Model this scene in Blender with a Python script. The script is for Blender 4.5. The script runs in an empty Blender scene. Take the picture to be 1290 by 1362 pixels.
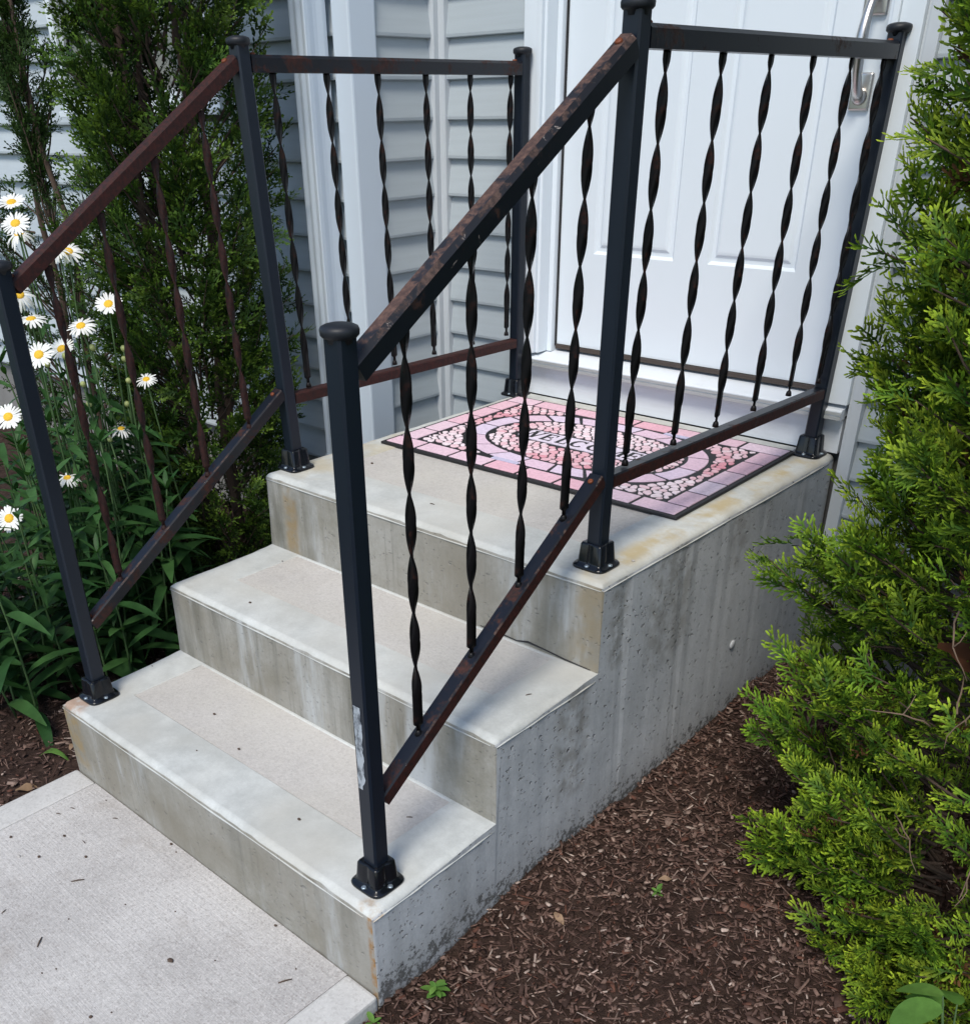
import bpy, bmesh, math, random
import numpy as np
from mathutils import Vector, Matrix

sc = bpy.context.scene
COL = sc.collection
R = math.radians
random.seed(7)

# ------------------------------------------------------------------ camera
cam_d = bpy.data.cameras.new('camera')
cam = bpy.data.objects.new('camera', cam_d)
COL.objects.link(cam)
rx = (0.7377096979424816, 0.6749062351384205, -0.01691080521132953)
dn = (0.34470227107915463, -0.3980797567304199, -0.8501251975999314)
fw = (-0.5804866457331173, 0.6213164097726155, -0.5263090091123102)
cam.matrix_world = Matrix(((rx[0], -dn[0], -fw[0], 1.8872583),
                           (rx[1], -dn[1], -fw[1], -0.73932656),
                           (rx[2], -dn[2], -fw[2], 1.31276877),
                           (0, 0, 0, 1)))
cam_d.sensor_fit = 'AUTO'
cam_d.sensor_width = 36.0
cam_d.lens = 1268.96 / 1362 * 36.0
cam_d.shift_x = (645 - 600.77) / 1362
cam_d.shift_y = (928.64 - 681) / 1362
cam_d.clip_start = 0.01
cam_d.clip_end = 400
sc.camera = cam

# ------------------------------------------------------------------ sky, sun, exposure
SUN_EL, SUN_AZ = R(55), R(157)            # azimuth clockwise from +Y
w = bpy.data.worlds.new('World')
sc.world = w
w.use_nodes = True
nt = w.node_tree
for n in list(nt.nodes): nt.nodes.remove(n)
sky = nt.nodes.new('ShaderNodeTexSky')
sky.sky_type = 'NISHITA'
sky.sun_disc = False
sky.sun_elevation = SUN_EL
sky.sun_rotation = SUN_AZ
sky.air_density = 1.0
sky.dust_density = 1.0
sky.ozone_density = 1.0
bg = nt.nodes.new('ShaderNodeBackground')
bg.inputs['Strength'].default_value = 0.095
wo = nt.nodes.new('ShaderNodeOutputWorld')
nt.links.new(sky.outputs[0], bg.inputs['Color'])
nt.links.new(bg.outputs[0], wo.inputs['Surface'])
sd = bpy.data.lights.new('sun', 'SUN')
sun = bpy.data.objects.new('sun', sd)
COL.objects.link(sun)
sd.energy = 1.5
sd.angle = R(20)
sd.color = (1.0, 0.94, 0.84)
sdir = Vector((math.sin(SUN_AZ) * math.cos(SUN_EL), math.cos(SUN_AZ) * math.cos(SUN_EL), math.sin(SUN_EL)))
sun.rotation_euler = sdir.to_track_quat('Z', 'Y').to_euler()
sun.location = sdir * 20
sc.view_settings.view_transform = 'Standard'
sc.view_settings.look = 'None'
sc.view_settings.exposure = 1.05
sc.view_settings.gamma = 1.0
sc.view_settings.use_curve_mapping = False
sc.cycles.use_denoising = True
sc.cycles.max_bounces = 8
sc.cycles.diffuse_bounces = 4
sc.cycles.transparent_max_bounces = 8

# ------------------------------------------------------------------ node helpers
class NB:
    def __init__(s, name):
        s.m = bpy.data.materials.new(name)
        s.m.use_nodes = True
        s.t = s.m.node_tree
        for n in list(s.t.nodes): s.t.nodes.remove(n)
        s.out = s.t.nodes.new('ShaderNodeOutputMaterial')
        s.b = s.t.nodes.new('ShaderNodeBsdfPrincipled')
        s.t.links.new(s.b.outputs[0], s.out.inputs['Surface'])
        s.tc = s.t.nodes.new('ShaderNodeTexCoord')
    def put(s, sock, v):
        if v is None: return
        if hasattr(v, 'is_linked') or hasattr(v, 'links'):
            s.t.links.new(v, sock)
        else:
            if isinstance(v, (tuple, list)) and len(v) == 3 and sock.type == 'RGBA': v = (*v, 1)
            sock.default_value = v
    def co(s, scale=(1, 1, 1), loc=(0, 0, 0), rot=(0, 0, 0)):
        mp = s.t.nodes.new('ShaderNodeMapping')
        s.t.links.new(s.tc.outputs['Object'], mp.inputs['Vector'])
        mp.inputs['Scale'].default_value = scale if isinstance(scale, (tuple, list)) else (scale,) * 3
        mp.inputs['Location'].default_value = loc
        mp.inputs['Rotation'].default_value = rot
        return mp.outputs[0]
    def noise(s, scale=5, detail=6, rough=0.6, vec=None, dist=0.0, color=False):
        n = s.t.nodes.new('ShaderNodeTexNoise')
        n.inputs['Scale'].default_value = scale
        n.inputs['Detail'].default_value = detail
        n.inputs['Roughness'].default_value = rough
        n.inputs['Distortion'].default_value = dist
        s.t.links.new(vec if vec is not None else s.tc.outputs['Object'], n.inputs['Vector'])
        return n.outputs['Color' if color else 'Fac']
    def voro(s, scale=50, vec=None, feature='F1', out='Distance', rnd=1.0):
        n = s.t.nodes.new('ShaderNodeTexVoronoi')
        n.feature = feature
        n.inputs['Scale'].default_value = scale
        n.inputs['Randomness'].default_value = rnd
        s.t.links.new(vec if vec is not None else s.tc.outputs['Object'], n.inputs['Vector'])
        return n.outputs[out]
    def ramp(s, fac, stops, interp='LINEAR'):
        n = s.t.nodes.new('ShaderNodeValToRGB')
        n.color_ramp.interpolation = interp
        e = n.color_ramp.elements
        while len(e) < len(stops): e.new(0.5)
        for el, (p, c) in zip(e, stops):
            el.position = p
            el.color = (c, c, c, 1) if not isinstance(c, (tuple, list)) else (*c, 1)
        s.put(n.inputs[0], fac)
        return n.outputs[0]
    def mix(s, f, a, b, mode='MIX'):
        n = s.t.nodes.new('ShaderNodeMix')
        n.data_type = 'RGBA'; n.blend_type = mode
        n.clamp_result = False
        s.put(n.inputs[0], f); s.put(n.inputs[6], a); s.put(n.inputs[7], b)
        return n.outputs[2]
    def math(s, op, a, b=None, c=None, clamp=False):
        n = s.t.nodes.new('ShaderNodeMath'); n.operation = op; n.use_clamp = clamp
        s.put(n.inputs[0], a)
        if b is not None: s.put(n.inputs[1], b)
        if c is not None: s.put(n.inputs[2], c)
        return n.outputs[0]
    def sep(s, v=None):
        n = s.t.nodes.new('ShaderNodeSeparateXYZ')
        s.t.links.new(v if v is not None else s.tc.outputs['Object'], n.inputs[0])
        return n.outputs
    def rng(s, v, a, b, c=0.0, d=1.0):
        n = s.t.nodes.new('ShaderNodeMapRange'); n.interpolation_type = 'SMOOTHSTEP'
        s.put(n.inputs[0], v)
        for i, x in enumerate((a, b, c, d)): n.inputs[1 + i].default_value = x
        return n.outputs[0]
    def attr(s, name='tint'):
        n = s.t.nodes.new('ShaderNodeAttribute'); n.attribute_name = name
        return n.outputs['Color']
    def objrand(s):
        n = s.t.nodes.new('ShaderNodeObjectInfo')
        return n.outputs['Random']
    def bump(s, h, strength=0.3, dist=0.002, nrm=None):
        n = s.t.nodes.new('ShaderNodeBump')
        n.inputs['Strength'].default_value = strength
        n.inputs['Distance'].default_value = dist
        s.t.links.new(h, n.inputs['Height'])
        if nrm is not None: s.t.links.new(nrm, n.inputs['Normal'])
        return n.outputs[0]
    def done(s, color, rough=0.6, nrm=None, metal=0.0, spec=0.5, sheen=None, trans=None):
        s.put(s.b.inputs['Base Color'], color)
        s.put(s.b.inputs['Roughness'], rough)
        s.put(s.b.inputs['Metallic'], metal)
        s.b.inputs['Specular IOR Level'].default_value = spec
        if nrm is not None: s.t.links.new(nrm, s.b.inputs['Normal'])
        return s.m

# ---- materials
def mat_concrete(name, c_lo, c_hi, grain=0.10, streak=0.0, pits=0.0, speck=0.0, mold=None, stains=(), bump=0.25, warm=None):
    n = NB(name)
    big = n.noise(3.2, 5, 0.62, dist=0.4)
    mid = n.noise(22, 6, 0.65)
    f = n.math('ADD', n.math('MULTIPLY', big, 0.65), n.math('MULTIPLY', mid, 0.35))
    c = n.mix(n.rng(f, 0.33, 0.68), c_lo, c_hi)
    fine = n.noise(420, 3, 0.7)
    fine2 = n.noise(130, 4, 0.7)
    c = n.mix(1.0, c, n.ramp(fine2, [(0.25, 1 - grain * 1.3), (0.75, 1 + grain)]), 'MULTIPLY')
    c = n.mix(1.0, c, n.ramp(fine, [(0.2, 1 - grain), (0.8, 1 + grain)]), 'MULTIPLY')
    h = n.math('ADD', n.math('MULTIPLY', fine, 0.4), n.math('MULTIPLY', fine2, 0.6))
    if warm:
        wv = n.rng(n.noise(2.1, 3, 0.5, vec=n.co(1, (3.1, 1.7, 0.3))), 0.42, 0.66)
        c = n.mix(n.math('MULTIPLY', wv, 0.8), c, warm)
    if streak:
        sv = n.noise(1.0, 5, 0.62, vec=n.co((13, 13, 1.1)), dist=0.25)
        sv2 = n.noise(1.0, 4, 0.6, vec=n.co((55, 55, 2.6), (4, 2, 1)))
        patch = n.rng(n.noise(2.6, 3, .55, vec=n.co((1, 1, .45), (5, 2, 0))), .44, .60)
        c = n.mix(n.math('MULTIPLY', n.math('MULTIPLY', n.rng(sv, 0.46, 0.68), patch), streak), c, (0.125, 0.122, 0.10))
        c = n.mix(n.math('MULTIPLY', n.rng(sv2, 0.56, 0.78), streak * 0.6), c, (0.13, 0.128, 0.11))
        c = n.mix(n.math('MULTIPLY', n.rng(n.noise(1.0, 5, 0.62, vec=n.co((9, 9, 1.6), (7, 3, 2))), 0.52, 0.72), streak * 0.8), c, (0.50, 0.53, 0.55))
    if speck:
        v = n.voro(230, out='Color')
        g = n.sep(v)[0]
        c = n.mix(n.math('MULTIPLY', n.rng(g, 0.80, 0.86), speck), c, (0.16, 0.14, 0.12))
        c = n.mix(n.math('MULTIPLY', n.rng(g, 0.20, 0.10), speck * 0.8), c, (0.62, 0.60, 0.56))
    hb = h
    if pits:
        vec0 = n.co((1, 1, 1.3)); dv = n.noise(26, 3, .6, color=True)
        vec = n.mix(0.035, vec0, dv, 'ADD')
        d1 = n.voro(46, vec); k1 = n.sep(n.voro(46, vec, out='Color'))[0]
        d2 = n.voro(120, vec); k2 = n.sep(n.voro(120, vec, out='Color'))[1]
        p1 = n.math('MULTIPLY', n.rng(d1, 0.23, 0.12), n.rng(n.math('ADD', k1, n.math('MULTIPLY', n.math('SUBTRACT', n.noise(5, 3, .6), .5), .7)), 0.80, 0.84))
        p2 = n.math('MULTIPLY', n.rng(d2, 0.36, 0.20), n.rng(n.math('ADD', k2, n.math('MULTIPLY', n.math('SUBTRACT', n.noise(7, 3, .6), .5), .8)), 0.84, 0.88))
        p = n.math('MAXIMUM', p1, p2)
        c = n.mix(n.math('MULTIPLY', p, 0.24 * pits), c, (0.10, 0.10, 0.10))
        hb = n.math('SUBTRACT', n.math('MULTIPLY', h, 0.30), n.math('MULTIPLY', p, 2.6))
    if mold:
        z = n.sep()[2]
        lo = n.rng(z, mold, 0.0)
        mo = n.rng(n.math('ADD', n.noise(60, 5, 0.75), n.math('MULTIPLY', lo, 0.30)), 0.74, 0.86)
        c = n.mix(n.math('MULTIPLY', mo, 0.85), c, (0.022, 0.022, 0.02))
        c = n.mix(n.math('MULTIPLY', lo, 0.30), c, (0.15, 0.14, 0.13))
    xyz = n.sep()
    for (x0, x1, y0, y1, z0, z1, soft, col, amt, sc_) in stains:
        def band(v, a, b): return n.math('MULTIPLY', n.rng(v, a - soft, a + soft), n.rng(v, b + soft, b - soft))
        m_ = n.math('MULTIPLY', n.math('MULTIPLY', band(xyz[0], x0, x1), band(xyz[1], y0, y1)), band(xyz[2], z0, z1))
        m_ = n.math('MULTIPLY', m_, n.rng(n.noise(sc_, 4, 0.6), 0.36, 0.62))
        c = n.mix(n.math('MULTIPLY', m_, amt), c, col)
    nr = n.bump(hb, bump, 0.0035)
    return n.done(c, n.ramp(mid, [(0.3, 0.82), (0.7, 0.95)]), nr, spec=0.3)

RUSTC = (0.30, 0.115, 0.02)
OCHRE = (0.42, 0.31, 0.12)
# stains: local coordinates of the steps (origin at 0.5,0,0)
corner_st = [(0.47, 0.53, -0.03, 0.035, 0.165, 0.22, 0.012, (0.34, 0.19, 0.06), 0.75, 30),
             (-0.53, -0.44, -0.03, 0.09, 0.16, 0.22, 0.02, RUSTC, 0.6, 30),
             (0.435, 0.485, 0.64, 1.60, 0.53, 0.60, 0.02, OCHRE, 0.7, 14),
             (-0.52, -0.36, 0.66, 1.1, 0.53, 0.60, 0.03, OCHRE, 0.4, 9)]
M = {}
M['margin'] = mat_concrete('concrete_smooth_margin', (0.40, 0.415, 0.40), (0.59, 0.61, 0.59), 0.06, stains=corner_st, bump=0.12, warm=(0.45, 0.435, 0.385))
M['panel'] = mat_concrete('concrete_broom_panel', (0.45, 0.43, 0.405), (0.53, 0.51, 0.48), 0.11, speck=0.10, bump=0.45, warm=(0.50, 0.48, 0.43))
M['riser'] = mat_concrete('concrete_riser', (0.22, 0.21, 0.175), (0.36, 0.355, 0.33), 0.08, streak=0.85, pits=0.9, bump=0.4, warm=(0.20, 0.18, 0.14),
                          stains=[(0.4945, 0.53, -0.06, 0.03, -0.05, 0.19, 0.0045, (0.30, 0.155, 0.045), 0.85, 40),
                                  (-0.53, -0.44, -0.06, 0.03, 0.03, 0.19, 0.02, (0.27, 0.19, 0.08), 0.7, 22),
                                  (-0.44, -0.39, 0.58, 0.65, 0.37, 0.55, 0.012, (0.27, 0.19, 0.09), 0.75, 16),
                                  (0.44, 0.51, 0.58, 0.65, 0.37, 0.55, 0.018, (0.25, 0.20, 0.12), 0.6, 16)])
M['side'] = mat_concrete('concrete_side_wall', (0.34, 0.355, 0.37), (0.475, 0.49, 0.505), 0.08, streak=0.22, pits=1.2, bump=0.75, mold=0.12, stains=[(.44, .56, .66, .72, .36, .62, .02, (.16, .155, .135), .6, 34), (.44, .56, .80, .97, .30, .62, .035, (.17, .165, .145), .55, 30), (.44, .56, .50, .60, .12, .40, .02, (.17, .16, .14), .6, 30), (.44, .56, 1.12, 1.2, .42, .62, .03, (.2, .19, .17), .5, 30)])
def mat_walk():
    n = NB('concrete_walkway_broomed')
    big = n.noise(2.6, 5, 0.6, dist=0.3)
    c = n.mix(n.rng(big, 0.35, 0.68), (0.40, 0.385, 0.37), (0.51, 0.495, 0.475))
    fine = n.noise(300, 4, 0.7); f2 = n.noise(110, 4, 0.7)
    br = n.noise(1.0, 4, 0.65, vec=n.co((7, 210, 7)))
    c = n.mix(1.0, c, n.ramp(fine, [(0.22, 0.80), (0.78, 1.20)]), 'MULTIPLY')
    c = n.mix(1.0, c, n.ramp(f2, [(0.25, 0.86), (0.75, 1.12)]), 'MULTIPLY')
    c = n.mix(1.0, c, n.ramp(br, [(0.3, 0.94), (0.7, 1.05)]), 'MULTIPLY')
    g = n.sep(n.voro(340, out='Color'))
    c = n.mix(n.math('MULTIPLY', n.rng(g[0], 0.84, 0.9), 0.32), c, (0.20, 0.175, 0.16))
    c = n.mix(n.math('MULTIPLY', n.rng(g[1], 0.86, 0.90), 0.35), c, (0.62, 0.60, 0.58))
    c = n.mix(n.math('MULTIPLY', n.rng(n.noise(9, 5, 0.6), 0.56, 0.72), 0.35), c, (0.30, 0.27, 0.24))
    h = n.math('ADD', n.math('MULTIPLY', br, 0.9), n.math('MULTIPLY', fine, 0.6))
    return n.done(c, 0.9, n.bump(h, 0.55, 0.003), spec=0.25)
M['walk'] = mat_walk()
M['walk_margin'] = mat_concrete('concrete_walkway_margin', (0.42, 0.41, 0.395), (0.53, 0.525, 0.505), 0.09, speck=0.15, bump=0.18)

def mat_paint(name, paint, rust_amt, rust=(0.085, 0.022, 0.011), rust2=(0.03, 0.011, 0.008), chips=None, chip_amt=0.0, rough=0.36, stretch=(1, 1, 1), seed=0.0, spec=0.38):
    n = NB(name)
    vec = n.co(stretch, (seed, seed * .7, seed * .3))
    a = n.noise(16, 8, 0.68, vec=vec, dist=0.3); b = n.noise(75, 5, 0.7, vec=vec)
    f = n.math('ADD', n.math('MULTIPLY', a, 0.7), n.math('MULTIPLY', b, 0.3))
    t = 0.72 - 0.44 * rust_amt
    k = n.rng(f, t - 0.035, t + 0.035)
    rc = n.mix(n.rng(n.noise(120, 5, 0.7, vec=vec), 0.35, 0.68), rust2, rust)
    pc = n.mix(n.noise(7, 4, 0.6, vec=vec), tuple(x * 0.65 for x in paint), tuple(x * 1.5 for x in paint))
    c = n.mix(k, pc, rc)
    n.b.inputs['Specular IOR Level'].default_value = .4
    if chips:
        g = n.noise(34, 7, 0.72, vec=n.co(stretch, (seed + 3, 1, 2)), dist=0.6)
        tt = 0.74 - 0.3 * chip_amt
        kc = n.rng(g, tt - 0.02, tt + 0.02)
        c = n.mix(n.math('MULTIPLY', kc, 0.85), c, chips)
    h = n.math('ADD', n.math('MULTIPLY', k, 0.5), n.math('MULTIPLY', b, 0.5))
    rr = n.mix(k, (rough,) * 3, (0.68,) * 3)
    return n.done(c, rr, n.bump(h, 0.22, 0.0012), spec=spec)
BLK = (0.0095, 0.0125, 0.019)
M['post'] = mat_paint('black_post_paint', (0.006, 0.010, 0.018), 0.12, rough=0.38, stretch=(1, 1, .35))
M['cap'] = mat_paint('black_cap_paint', (0.010, 0.012, 0.016), 0.0, rough=0.5)
M['cup'] = mat_paint('black_gloss_base', (0.0045, 0.0055, 0.008), 0.0, rough=0.16)
M['rail_black'] = mat_paint('rail_worn_black', (0.0045, 0.006, 0.010), 0.28, rust=(0.045, 0.018, 0.012), rust2=(0.012, 0.006, 0.005), chips=(0.27, 0.235, 0.21), chip_amt=0.17, seed=1.3)
M['rail_top_worn'] = mat_paint('rail_worn_top_face', (0.013, 0.013, 0.017), 0.56, rust=(0.125, 0.070, 0.052), rust2=(0.05, 0.028, 0.024), chips=(0.26, 0.20, 0.175), chip_amt=0.12, rough=0.5, seed=4.1)
M['rail_rust'] = mat_paint('rail_rusty_red', (0.006, 0.004, 0.005), 0.80, rust=(0.050, 0.0095, 0.0065), rust2=(0.016, 0.004, 0.0035), rough=0.36, seed=2.2)
M['rail_edge'] = mat_paint('rail_chipped_edge', (0.008, 0.009, 0.013), 0.40, rust=(0.10, 0.06, 0.048), rust2=(0.03, 0.018, 0.016), chips=(0.36, 0.31, 0.28), chip_amt=0.34, rough=.5, stretch=(1, 1, 1), seed=8.8)
M['rail_half'] = mat_paint('rail_black_rust_edges', (0.005, 0.006, 0.010), 0.42, rust=(0.050, 0.013, 0.008), rust2=(0.014, 0.006, 0.005), chips=(0.19, 0.155, 0.145), chip_amt=0.16, seed=6.6)
M['bal'] = mat_paint('twisted_bar_dark', (0.0035, 0.0032, 0.004), 0.36, rust=(0.034, 0.009, 0.005), rust2=(0.008, 0.004, 0.003), rough=0.42, seed=3.3, spec=.22)
M['bal_rust'] = mat_paint('twisted_bar_rusty', (0.004, 0.0032, 0.0035), 0.62, rust=(0.034, 0.008, 0.006), rust2=(0.010, 0.0035, 0.003), rough=0.38, seed=5.2, spec=.3)
def simple(name, col, rough=0.5, metal=0.0, var=0.0, scale=20, bump=0.0, spec=0.5, stretch=(1, 1, 1)):
    n = NB(name)
    c = col
    v = n.noise(scale, 5, 0.6, vec=n.co(stretch))
    if var: c = n.mix(v, tuple(x * (1 - var) for x in col), tuple(min(1, x * (1 + var)) for x in col))
    nr = n.bump(v, bump, 0.002) if bump else None
    return n.done(c, rough, nr, metal, spec)
M['screw_rust'] = simple('rusty_screw', (0.16, 0.04, 0.012), 0.6, 0.2, 0.4, 200)
M['screw_zinc'] = simple('zinc_screw', (0.42, 0.50, 0.56), 0.35, 0.8, 0.2, 200)
M['patch'] = (lambda n: n.done(n.mix(n.rng(n.noise(1, 6, .7, vec=n.co((90, 90, 45))), .36, .56), (.06, .07, .085), (.36, .40, .44)), .5))(NB('bare_metal_patch'))
M['white'] = simple('white_paint', (0.70, 0.765, 0.815), 0.42, 0, 0.03, 3, 0.02)
M['door_white'] = simple('door_white_paint', (0.70, 0.765, 0.815), 0.38, 0, 0.025, 2, 0.03)
def mat_wood_white():
    n = NB('white_board_grain')
    g = n.noise(1, 5, .65, vec=n.co((5, 5, 150)))
    d = n.rng(n.noise(1, 5, .6, vec=n.co((7, 7, 14))), .5, .75)
    c = n.mix(g, (.62, .665, .71), (.71, .75, .80))
    z = n.sep()[2]
    c = n.mix(n.math('MULTIPLY', d, .35), c, (.42, .42, .40))
    return n.done(c, .55, n.bump(g, .35, .0015))
M['wood_white'] = mat_wood_white()
M['trim_grey'] = simple('grey_white_vinyl_trim', (0.52, 0.56, 0.59), 0.45, 0, 0.04, 4, 0.02)
M['trim_white'] = simple('white_vinyl_corner', (0.58, 0.66, 0.74), 0.4, 0, 0.03, 4, 0.02)
def mat_siding():
    n = NB('grey_vinyl_siding')
    r = n.objrand()
    c = n.mix(r, (.385, .435, .465), (.435, .485, .515))
    g = n.noise(1, 5, .62, vec=n.co((3, 3, 60)))
    c = n.mix(1, c, n.ramp(g, [(.3, .95), (.7, 1.05)]), 'MULTIPLY')
    d = n.rng(n.noise(1.4, 6, .65), .5, .74)
    c = n.mix(n.math('MULTIPLY', d, .18), c, (.25, .255, .24))
    return n.done(c, .52, n.bump(g, .12, .001), spec=.4)
M['siding'] = mat_siding()
M['dark_gap'] = simple('dark_rubber', (0.012, 0.012, 0.013), 0.7)
M['sweep'] = simple('brown_door_sweep', (0.055, 0.040, 0.033), 0.5, 0, .3, 40)
M['nickel'] = simple('brushed_nickel', (0.62, 0.60, 0.57), 0.33, 1.0, 0.12, 60, 0.02, stretch=(1, 1, 6))
M['alum'] = simple('sill_aluminium', (0.44, 0.47, 0.47), 0.42, 0.35, 0.12, 30)
M['sheath'] = simple('dark_wall_core', (0.08, 0.08, 0.08), 0.9)
M['found'] = simple('foundation_concrete', (0.20, 0.195, 0.185), 0.9, 0, .25, 12, .2)
M['roof'] = simple('roof_shingle', (0.06, 0.058, 0.056), 0.9, 0, .35, 60, .4)
def mat_glass():
    n = NB('window_pane_glass')
    n.b.inputs['Transmission Weight'].default_value = 0.0
    c = n.mix(n.rng(n.noise(2.2, 3, .5, vec=n.co((1, 1, .5))), .35, .65), (.085, .105, .105), (.20, .20, .21))
    return n.done(c, .06, spec=.8)
M['glass'] = mat_glass()
# mulch / soil
def mat_soil():
    n = NB('mulch_soil')
    f = n.noise(40, 8, .72); g = n.noise(3, 4, .6); k = n.noise(190, 5, .7)
    c = n.mix(n.rng(f, .32, .7), (.020, .0115, .0085), (.070, .043, .033))
    c = n.mix(n.math('MULTIPLY', n.rng(g, .45, .7), .5), c, (.075, .050, .040))
    c = n.mix(n.math('MULTIPLY', n.rng(k, .62, .72), .5), c, (.16, .115, .09))
    h = n.math('ADD', f, n.math('MULTIPLY', k, .6))
    return n.done(c, .95, n.bump(h, .9, .012), spec=.15)
M['soil'] = mat_soil()
def mat_tint(name, rough=.75, mul=(0.75, 1.25), scale=120, bump=.3, spec=.3, trans=0.0, sub=None):
    n = NB(name)
    a = n.attr('tint')
    v = n.noise(scale, 4, .65)
    c = n.mix(1, a, n.ramp(v, [(.25, mul[0]), (.75, mul[1])]), 'MULTIPLY')
    n.done(c, rough, n.bump(v, bump, .0015) if bump else None, spec=spec)
    if trans:
        tr = n.t.nodes.new('ShaderNodeBsdfTranslucent')
        n.t.links.new(n.mix(1, c, (1.25, 1.35, .55), 'MULTIPLY'), tr.inputs['Color'])
        mx = n.t.nodes.new('ShaderNodeMixShader'); mx.inputs[0].default_value = trans
        n.t.links.new(n.b.outputs[0], mx.inputs[1]); n.t.links.new(tr.outputs[0], mx.inputs[2])
        n.t.links.new(mx.outputs[0], n.out.inputs['Surface'])
    return n.m
M['chip'] = mat_tint('bark_chip', .85, (.6, 1.35), 160, .5, .2)
M['leaflet'] = mat_tint('evergreen_leaflet', .62, (.8, 1.2), 60, 0, .18, trans=.14)
M['tint'] = mat_tint('mat_stone_print', .8, (.80, 1.12), 150, .35, .15)
M['bark'] = simple('shrub_bark', (0.075, 0.050, 0.036), .9, 0, .5, 50, .8, stretch=(1, 1, .25))
M['twig'] = simple('pale_dry_twig', (0.15, 0.10, 0.068), .85, 0, .4, 60, .5)
M['rubber'] = simple('black_mat_rubber', (0.008, 0.008, 0.009), .6, 0, .3, 200, .2)
def mat_leaf(name, lo, hi, trans=.25, rough=.52):
    n = NB(name)
    c = n.mix(n.objrand(), lo, hi)
    v = n.noise(45, 4, .6)
    c = n.mix(1, c, n.ramp(v, [(.3, .82), (.7, 1.18)]), 'MULTIPLY')
    n.done(c, rough, n.bump(v, .15, .001), spec=.2)
    tr = n.t.nodes.new('ShaderNodeBsdfTranslucent'); n.t.links.new(n.mix(1, c, (1.2, 1.35, .5), 'MULTIPLY'), tr.inputs['Color'])
    mx = n.t.nodes.new('ShaderNodeMixShader'); mx.inputs[0].default_value = trans
    n.t.links.new(n.b.outputs[0], mx.inputs[1]); n.t.links.new(tr.outputs[0], mx.inputs[2])
    n.t.links.new(mx.outputs[0], n.out.inputs['Surface'])
    return n.m
M['daisy_leaf'] = mat_leaf('daisy_leaf_green', (.020, .064, .018), (.048, .118, .034), .2)
M['daisy_stem'] = mat_leaf('daisy_stem_green', (.05, .095, .035), (.075, .13, .05), .05)
M['petal'] = mat_leaf('white_petal', (.80, .80, .79), (.84, .84, .83), .2, .6)
M['disc'] = (lambda n: n.done(n.mix(n.voro(420), (.62, .33, .01), (.80, .52, .03)), .7, n.bump(n.voro(420), .8, .001)))(NB('yellow_flower_disc'))
M['bud'] = simple('green_flower_bud', (.36, .40, .15), .5, 0, .2, 90, .2)
M['weed'] = mat_leaf('bright_weed_leaf', (.10, .22, .045), (.15, .28, .06), .3)
M['deadleaf'] = mat_leaf('dry_tan_leaf', (.26, .17, .10), (.34, .23, .15), .2, .7)
M['brownleaf'] = mat_leaf('dry_red_brown_leaf', (.075, .030, .016), (.10, .04, .02), .15, .6)
M['cobble'] = simple('pale_pebble', (.40, .38, .36), .7, 0, .2, 90, .2)
M['lawn'] = simple('far_lawn', (0.045, 0.075, 0.028), .9, 0, .5, 12, .5)

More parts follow.
